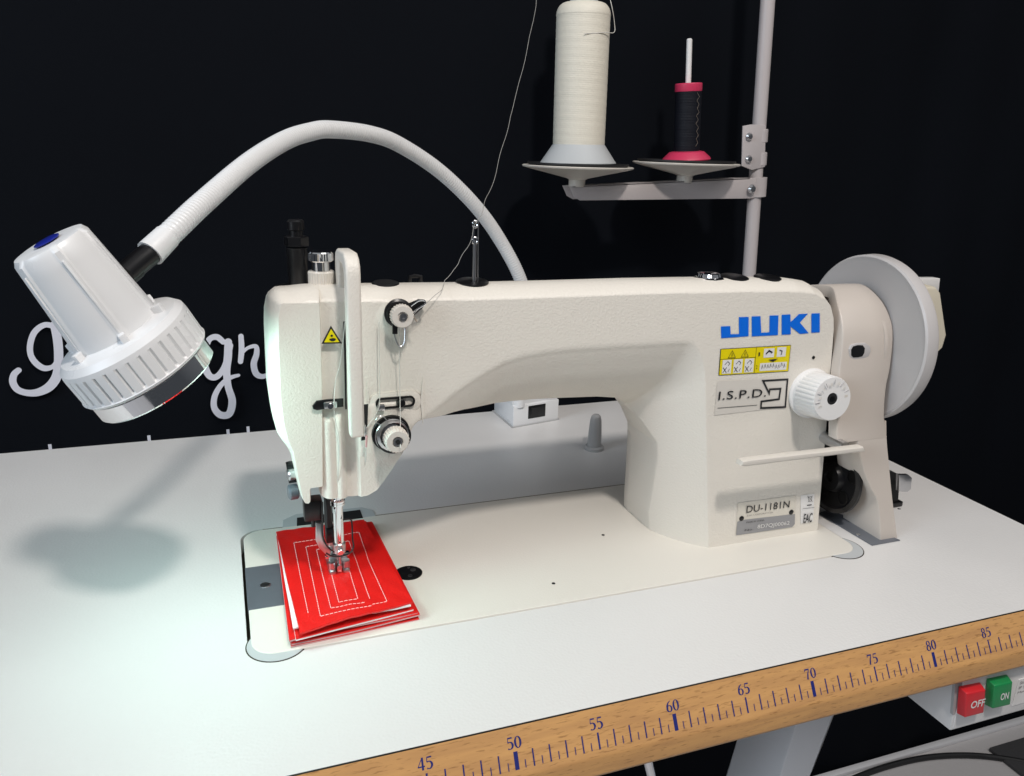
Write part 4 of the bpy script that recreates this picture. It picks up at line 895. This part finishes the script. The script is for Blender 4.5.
cb = [(0.9622, 0.49, 0.3485), (0.9732, 0.49, 0.3506), (0.9946, 0.49, 0.3508), (1.0004, 0.49, 0.3022), (0.982, 0.49, 0.2983), (0.967, 0.49, 0.3027)]
MB().prism(cb, (0, .002, 0), .0006).build('clamp_bracket', 'stand', TS)
for vv in (133, 158):
    c_ = V(pa)+dv*((Z_ := 0) or 0)
for (u, v) in ((0, 0), (0, 1)):
    q = [(0.9938, 0.5, 0.3381), (0.9962, 0.5, 0.3112)][v]
    MB().lathe([(.0095, -.008), (.0105, -.007), (.0105, .007), (.0095, .008)], q, dv, 28).build('clamp_band', 'stand', TS)
    s2 = [(0.9716, 0.489, 0.3368), (0.9745, 0.489, 0.311)][v]
    MB().lathe([(.0045, 0), (.0045, .001), (.003, .0032), (0, .0036)], s2, (0, -1, 0), 16).build('clamp_screw', 'steel', TS)
q = (0.9995, 0.5, 0.2779)
MB().lathe([(.0115, -.0115), (.0115, .0115)], q, dv, 28).build('arm_collar', 'stand', TS)
q = (0.983, 0.488, 0.276)
MB().lathe([(.0055, 0), (.0055, .001), (.0035, .0036), (0, .004)], q, (0, -1, 0), 16).build('arm_screw', 'steel', TS)
def saucer(c, first):
    s = MB().lathe([(.0095, -.0130), (.0095, -.0055), (.012, -.004), (.027, -.0005), (.056, .0060), (.0625, .0078), (.0633, .0092), (.0620, .0100), (.054, .0090), (.012, .0035), (0, .0035)], c, (0, 0, 1), 72).build('saucer', 'ivory', TS)
    MB().lathe([(.010, .0040), (.0540, .0094), (.0575, .0110), (.0575, .0130), (.0540, .0120), (.012, .0075), (0, .0075)], c, (0, 0, 1), 64).build('foam_pad', 'rubber', s)
    MB().cyl(V(c)+V((0, 0, -.018)), V(c)+V((0, 0, .02)), .004).build('spool_pin_base', 'ivory', s)
    return s
c1, c2 = ((0.7546, 0.5, 0.2915), (0.8951, 0.5, 0.298))
c1 = V((c1[0], .5, c1[2]-.003)); c2 = V((c2[0], .5, c2[2]-.003))
saucer(c1, 1); saucer(c2, 0)
MB().cyl(c1+V((0, 0, .01)), c1+V((-.0035, 0, .21)), .0038).build('spool_pin', 'ivory', TS)
MB().cyl(c2+V((0, 0, .01)), (0.8848, 0.5, 0.4401), .0032, bev=.001).build('spool_pin', 'stickw', TS)
dv1 = V((-.018, 0, 1)).normalized()
ct = thing('thread_cone', 'tall spool of white thread on a grey cone standing on the left saucer', 'thread', tuple(c1+V((0, 0, .0125))))
o1 = c1+V((0, 0, .0125))
MB().lathe([(.0425, 0), (.0430, .0008), (.0420, .0020), (.0298, .0195), (.0290, .0205), (.025, .0205)], o1, dv1, 64).build('cone_core', 'greyp' if 0 else 'cushion', ct)
pf = []; N_ = 330; H_ = .145
for i in range(N_+1):
    h = H_*i/N_; 
    r = .0290+.00002*math.sin(i*.21)+.00005*math.sin(i*2.9)
    t = i/N_
    if t > .91: r = .0293-(.0293-.0195)*(1-math.sqrt(max(0, 1-((t-.91)/.09)**2)))
    pf.append((r, .0200+h))
pf = [(.024, .0200)]+pf+[(.016, .0200+H_+.0002)]
def wob(k, a, i): return .00005*math.sin(a*1+k*.35)+.00004*math.sin(3*a+k*1.3)
MB().lathe(pf, o1, dv1, 72, wob).build('wound_thread', mat('cream_thread', (.74, .70, .60), .55, bump=[('n', 400, .0002)], var=(90, .03)), ct, 60)
MB().lathe([(.0150, .0200+H_), (.0150, .205), (.012, .206)], o1, dv1, 40).build('core_top', 'cushion', ct)
MB().tube(spline([o1+V((.016, -.014, .182)), o1+V((.022, -.018, .160)), o1+V((.027, -.016, .145)), o1+V((.025, -.020, .136)), o1+V((.010, -.028, .134)), o1+V((-.014, -.029, .131))], 5), .0004, 6).build('loose_end', 'thread', ct)
cs_ = thing('thread_spool', 'small black thread spool with pink flanges on the right saucer', 'thread', tuple(c2+V((0, 0, .0125))))
o2 = c2+V((0, 0, .0125)); dv2 = (V((0.8848, 0.5, 0.4401))-c2).normalized()
MB().lathe([(.0280, 0), (.0285, .001), (.0275, .003), (.0205, .0095), (.016, .0105), (.014, .0105)], o2, dv2, 48).build('spool_base', 'pinkp', cs_)
pf = [(.013, .0095)]+[(.0150+.00005*math.sin(i*2.3)+.00004*math.sin(i*1.1), .0095+.0675*i/120) for i in range(121)]+[(.013, .0772)]
MB().lathe(pf, o2, dv2, 48, wob).build('wound_thread', 'blkthread', cs_, 60)
MB().lathe([(.0152, .0765), (.0156, .0775), (.0156, .0845), (.0150, .0855), (.006, .0858), (.005, .083)], o2, dv2, 40).build('spool_top', 'pinkp', cs_)
kk = MB()
random.seed(9)
zz0 = .016; pts = []
for i in range(15): pts.append(o2+dv2*(zz0+.0042*i)+V((.0035+.0022*((i % 2)*2-1)*random.uniform(.4, 1), -.0159, 0)))
kk.tube(pts, .00016, 5); kk.build('glint_strand', 'tan', cs_)  # glint on the black thread, put in as a pale zigzag strand

# ================================================================= LOOSE THREADS
tp = [(0.6675, 0.42, 0.4613), (0.656, 0.4, 0.4303), (0.6463, 0.385, 0.4043), (0.6293, 0.36, 0.3744), (0.6173, 0.34, 0.348), (0.6095, 0.33, 0.3352), (0.596, 0.305, 0.3144), (0.5826, 0.28, 0.2974), (0.5679, 0.25, 0.2848), (0.5472, 0.2, 0.2765), (0.5337, 0.17, 0.2702)]
tp += [(0.5303, 0.167, 0.2658), (0.527, 0.167, 0.2565), (0.5222, 0.167, 0.2458), (0.5174, 0.167, 0.2391), (0.5113, 0.165, 0.2321), (0.5071, 0.16, 0.2283), (0.4987, 0.146, 0.2243), (0.4919, 0.143, 0.2198), (0.4861, 0.141, 0.2165), (0.481, 0.139, 0.2126)]
tag(MB().tube([q+V((.0008*math.sin(i*.55), 0, .0005*math.sin(i*.9))) if 2 < i < len(spline(tp, 5))-8 else q for i, q in enumerate(spline(tp, 5))], .0002, 6).build('upper_thread', 'threaddim', None), 'thin thread running down from above through the chrome post to the upper guide', 'thread')
t2 = [(0.4719, 0.139, 0.2084), (0.4726, 0.142, 0.1824), (0.4728, 0.143, 0.156), (0.4712, 0.135, 0.1399), (0.4688, 0.124, 0.128)]
t2m = MB(); t2m.tube(spline(t2, 4), .00028, 6)
t2m.tube(spline([(0.4603, 0.146, 0.2074), (0.46, 0.145, 0.1824), (0.4596, 0.1445, 0.1565), (0.4583, 0.1445, 0.1483), (0.4541, 0.144, 0.1418), (0.4503, 0.144, 0.1365)], 4), .00028, 6)
t2m.tube(spline([(0.4505, 0.1435, 0.1353), (0.4504, 0.1465, 0.1235), (0.45, 0.148, 0.1107)], 4), .0003, 6)
t2m.tube(spline([(0.439, 0.148, 0.2079), (0.4357, 0.1485, 0.183), (0.4321, 0.1485, 0.1698), (0.4298, 0.144, 0.1564), (0.4304, 0.1475, 0.1442), (0.4325, 0.1475, 0.1285), (0.4312, 0.15, 0.0989), (0.4309, 0.16, 0.0796), (0.4312, 0.168, 0.0446), (0.4315, 0.1725, 0.0261)], 5), .00028, 6)
tag(t2m.build('needle_thread', 'thread'), 'fine pale thread looped down the machine head from knob to needle', 'thread')
tg = MB().tube([(0.45, 0.1432, 0.1312), (0.4498, 0.144, 0.1231)], .0007, 8).build('thread_tag', 'pink'); tag(tg, 'tiny pink thread end hanging beside the black slot on the head', 'thread end')

# ================================================================= RED LEATHER SAMPLES
def sheet(corners, zf, thick, name, m, parent, nx=26, ny=26):
    tl, tr, br, bl = [V((*c, 0)) for c in corners]; bm = bmesh.new(); T_ = []; B_ = []
    for j in range(ny+1):
        v = j/ny; rt_ = []; rb2 = []
        for i in range(nx+1):
            u = i/nx; p = (bl+(br-bl)*u)*(1-v)+(tl+(tr-tl)*u)*v; z = zf(p.x, p.y, u, v)
            rt_.append(bm.verts.new((p.x, p.y, z+thick))); rb2.append(bm.verts.new((p.x, p.y, z)))
        T_.append(rt_); B_.append(rb2)
    for j in range(ny):
        for i in range(nx):
            bm.faces.new((T_[j][i], T_[j][i+1], T_[j+1][i+1], T_[j+1][i])); bm.faces.new((B_[j+1][i], B_[j+1][i+1], B_[j][i+1], B_[j][i]))
    for j in range(ny):
        bm.faces.new((B_[j][0], T_[j][0], T_[j+1][0], B_[j+1][0])); bm.faces.new((T_[j][nx], B_[j][nx], B_[j+1][nx], T_[j+1][nx]))
    for i in range(nx):
        bm.faces.new((B_[0][i+1], T_[0][i+1], T_[0][i], B_[0][i])); bm.faces.new((T_[ny][i+1], B_[ny][i+1], B_[ny][i], T_[ny][i]))
    fixn(bm); return link(name, new(bm), m, parent, 40)
SH = {'bottom': [(0.3943, 0.2661), (0.4732, 0.2675), (0.4792, 0.1185), (0.3924, 0.1117)], 'mid': [(0.3942, 0.262), (0.4729, 0.2653), (0.4789, 0.1202), (0.392, 0.1119)], 'third': [(0.3957, 0.2594), (0.4674, 0.2628), (0.4758, 0.1218), (0.3956, 0.1089)], 'top': [(0.3935, 0.2574), (0.4651, 0.2589), (0.4756, 0.121), (0.3982, 0.1075)], 'white': [(0.394, 0.2553), (0.4616, 0.2579), (0.4738, 0.1192), (0.3946, 0.117)]}
LAB = [('bottom', .0016, 0, 'red leather sample with a pink edge at the very bottom of the stack'), ('bottom', .0038, .0006, 'red leather sample resting directly on the bottom one of the stack'), ('mid', .0060, -.0004, 'red leather sample in the middle of the stack'), ('third', .0082, .0, 'red leather sample with a white lining just under the stitched top one')]
for n_, (key, z0, sh, lab) in enumerate(LAB):
    f_ = (lambda z0, ph: (lambda x, y, u, v: z0+.0007*math.sin(3.2*u+ph)*(1-v)+.0004*math.sin(5*u+2*ph)*(1-v)**2))(z0, z0*1100)
    t = thing('leather_sample', lab, 'leather sample', (SH[key][3][0], SH[key][3][1], z0), 'stacked red leather samples')
    C4 = [(c[0]+sh, c[1]+sh*.5) for c in SH[key]]; cx = sum(c[0] for c in C4)/4; cy = sum(c[1] for c in C4)/4
    sheet(C4, f_, .0007, 'leather_layer', 'red', t)
    sheet([(cx+(c[0]-cx)*1.006, cy+(c[1]-cy)*1.006) for c in C4], lambda x, y, u, v, f_=f_: f_(x, y, u, v)-.0008, .0007, 'backing', 'felt' if n_ == 3 else 'pink', t)
def ztop(x, y, u, v): return .0114+.00022*math.sin(u*34+2*math.sin(v*7))*math.sin(v*29+u*3)+.0020*(1-v)**3*math.sin(math.pi*min(1, u*1.05+.10))**2*1.0+.0018*(1-v)**2*u+.0012*math.exp(-u*9)*math.sin(v*9+.5)
t = thing('leather_sample', 'stitched red leather sample on top of the stack under the presser foot', 'leather sample', (SH['top'][3][0], SH['top'][3][1], .009), 'stacked red leather samples')
sheet(SH['white'], lambda x, y, u, v: ztop(x, y, u, v)-.0013, .0010, 'white_lining', 'felt', t)
tp_ = sheet(SH['top'], ztop, .0012, 'leather_layer', 'red', t, 90, 90)
# stitches: short raised dashes that follow the leather
tl, tr, br, bl = [V((*c, 0)) for c in SH['top']]
def uv_of(x, y):
    u = v = .5
    for _ in range(12):
        p = (bl+(br-bl)*u)*(1-v)+(tl+(tr-tl)*u)*v; du = (br-bl)*(1-v)+(tr-tl)*v; dvv = -(bl+(br-bl)*u)+(tl+(tr-tl)*u)
        d = du.x*dvv.y-du.y*dvv.x; ex, ey = x-p.x, y-p.y; u += (ex*dvv.y-ey*dvv.x)/d; v += (du.x*ey-du.y*ex)/d
    return u, v
SL = [[(0.4056, 0.1284), (0.4054, 0.233), (0.4573, 0.2371), (0.4566, 0.1867), (0.4587, 0.1273), (0.4479, 0.1255)], [(0.4477, 0.1242), (0.4129, 0.1217), (0.4138, 0.2244), (0.4472, 0.2241), (0.4477, 0.1925), (0.4479, 0.1333)], [(0.4439, 0.1299), (0.4207, 0.1291), (0.4211, 0.2174), (0.4411, 0.2148), (0.4406, 0.1853), (0.44, 0.1357)], [(0.4397, 0.1358), (0.4269, 0.135), (0.4274, 0.1923)]]
stm = MB()
for l in SL:
    for a, b in zip(l, l[1:]):
        a = V((*a, 0)); b = V((*b, 0)); L = (b-a).length; n = max(1, round(L/.0030)); 
        for i in range(n):
            p = a+(b-a)*((i+.12)/n); q = a+(b-a)*((i+.86)/n); pts = []
            for s_ in range(4):
                r_ = p+(q-p)*s_/3; u, v = uv_of(r_.x, r_.y); pts.append((r_.x, r_.y, ztop(0, 0, u, v)+.00122+(.00012 if s_ in (1, 2) else 0)))
            stm.tube(pts, .00026, 5)
stm.build('stitching', 'stitch', t, 60)
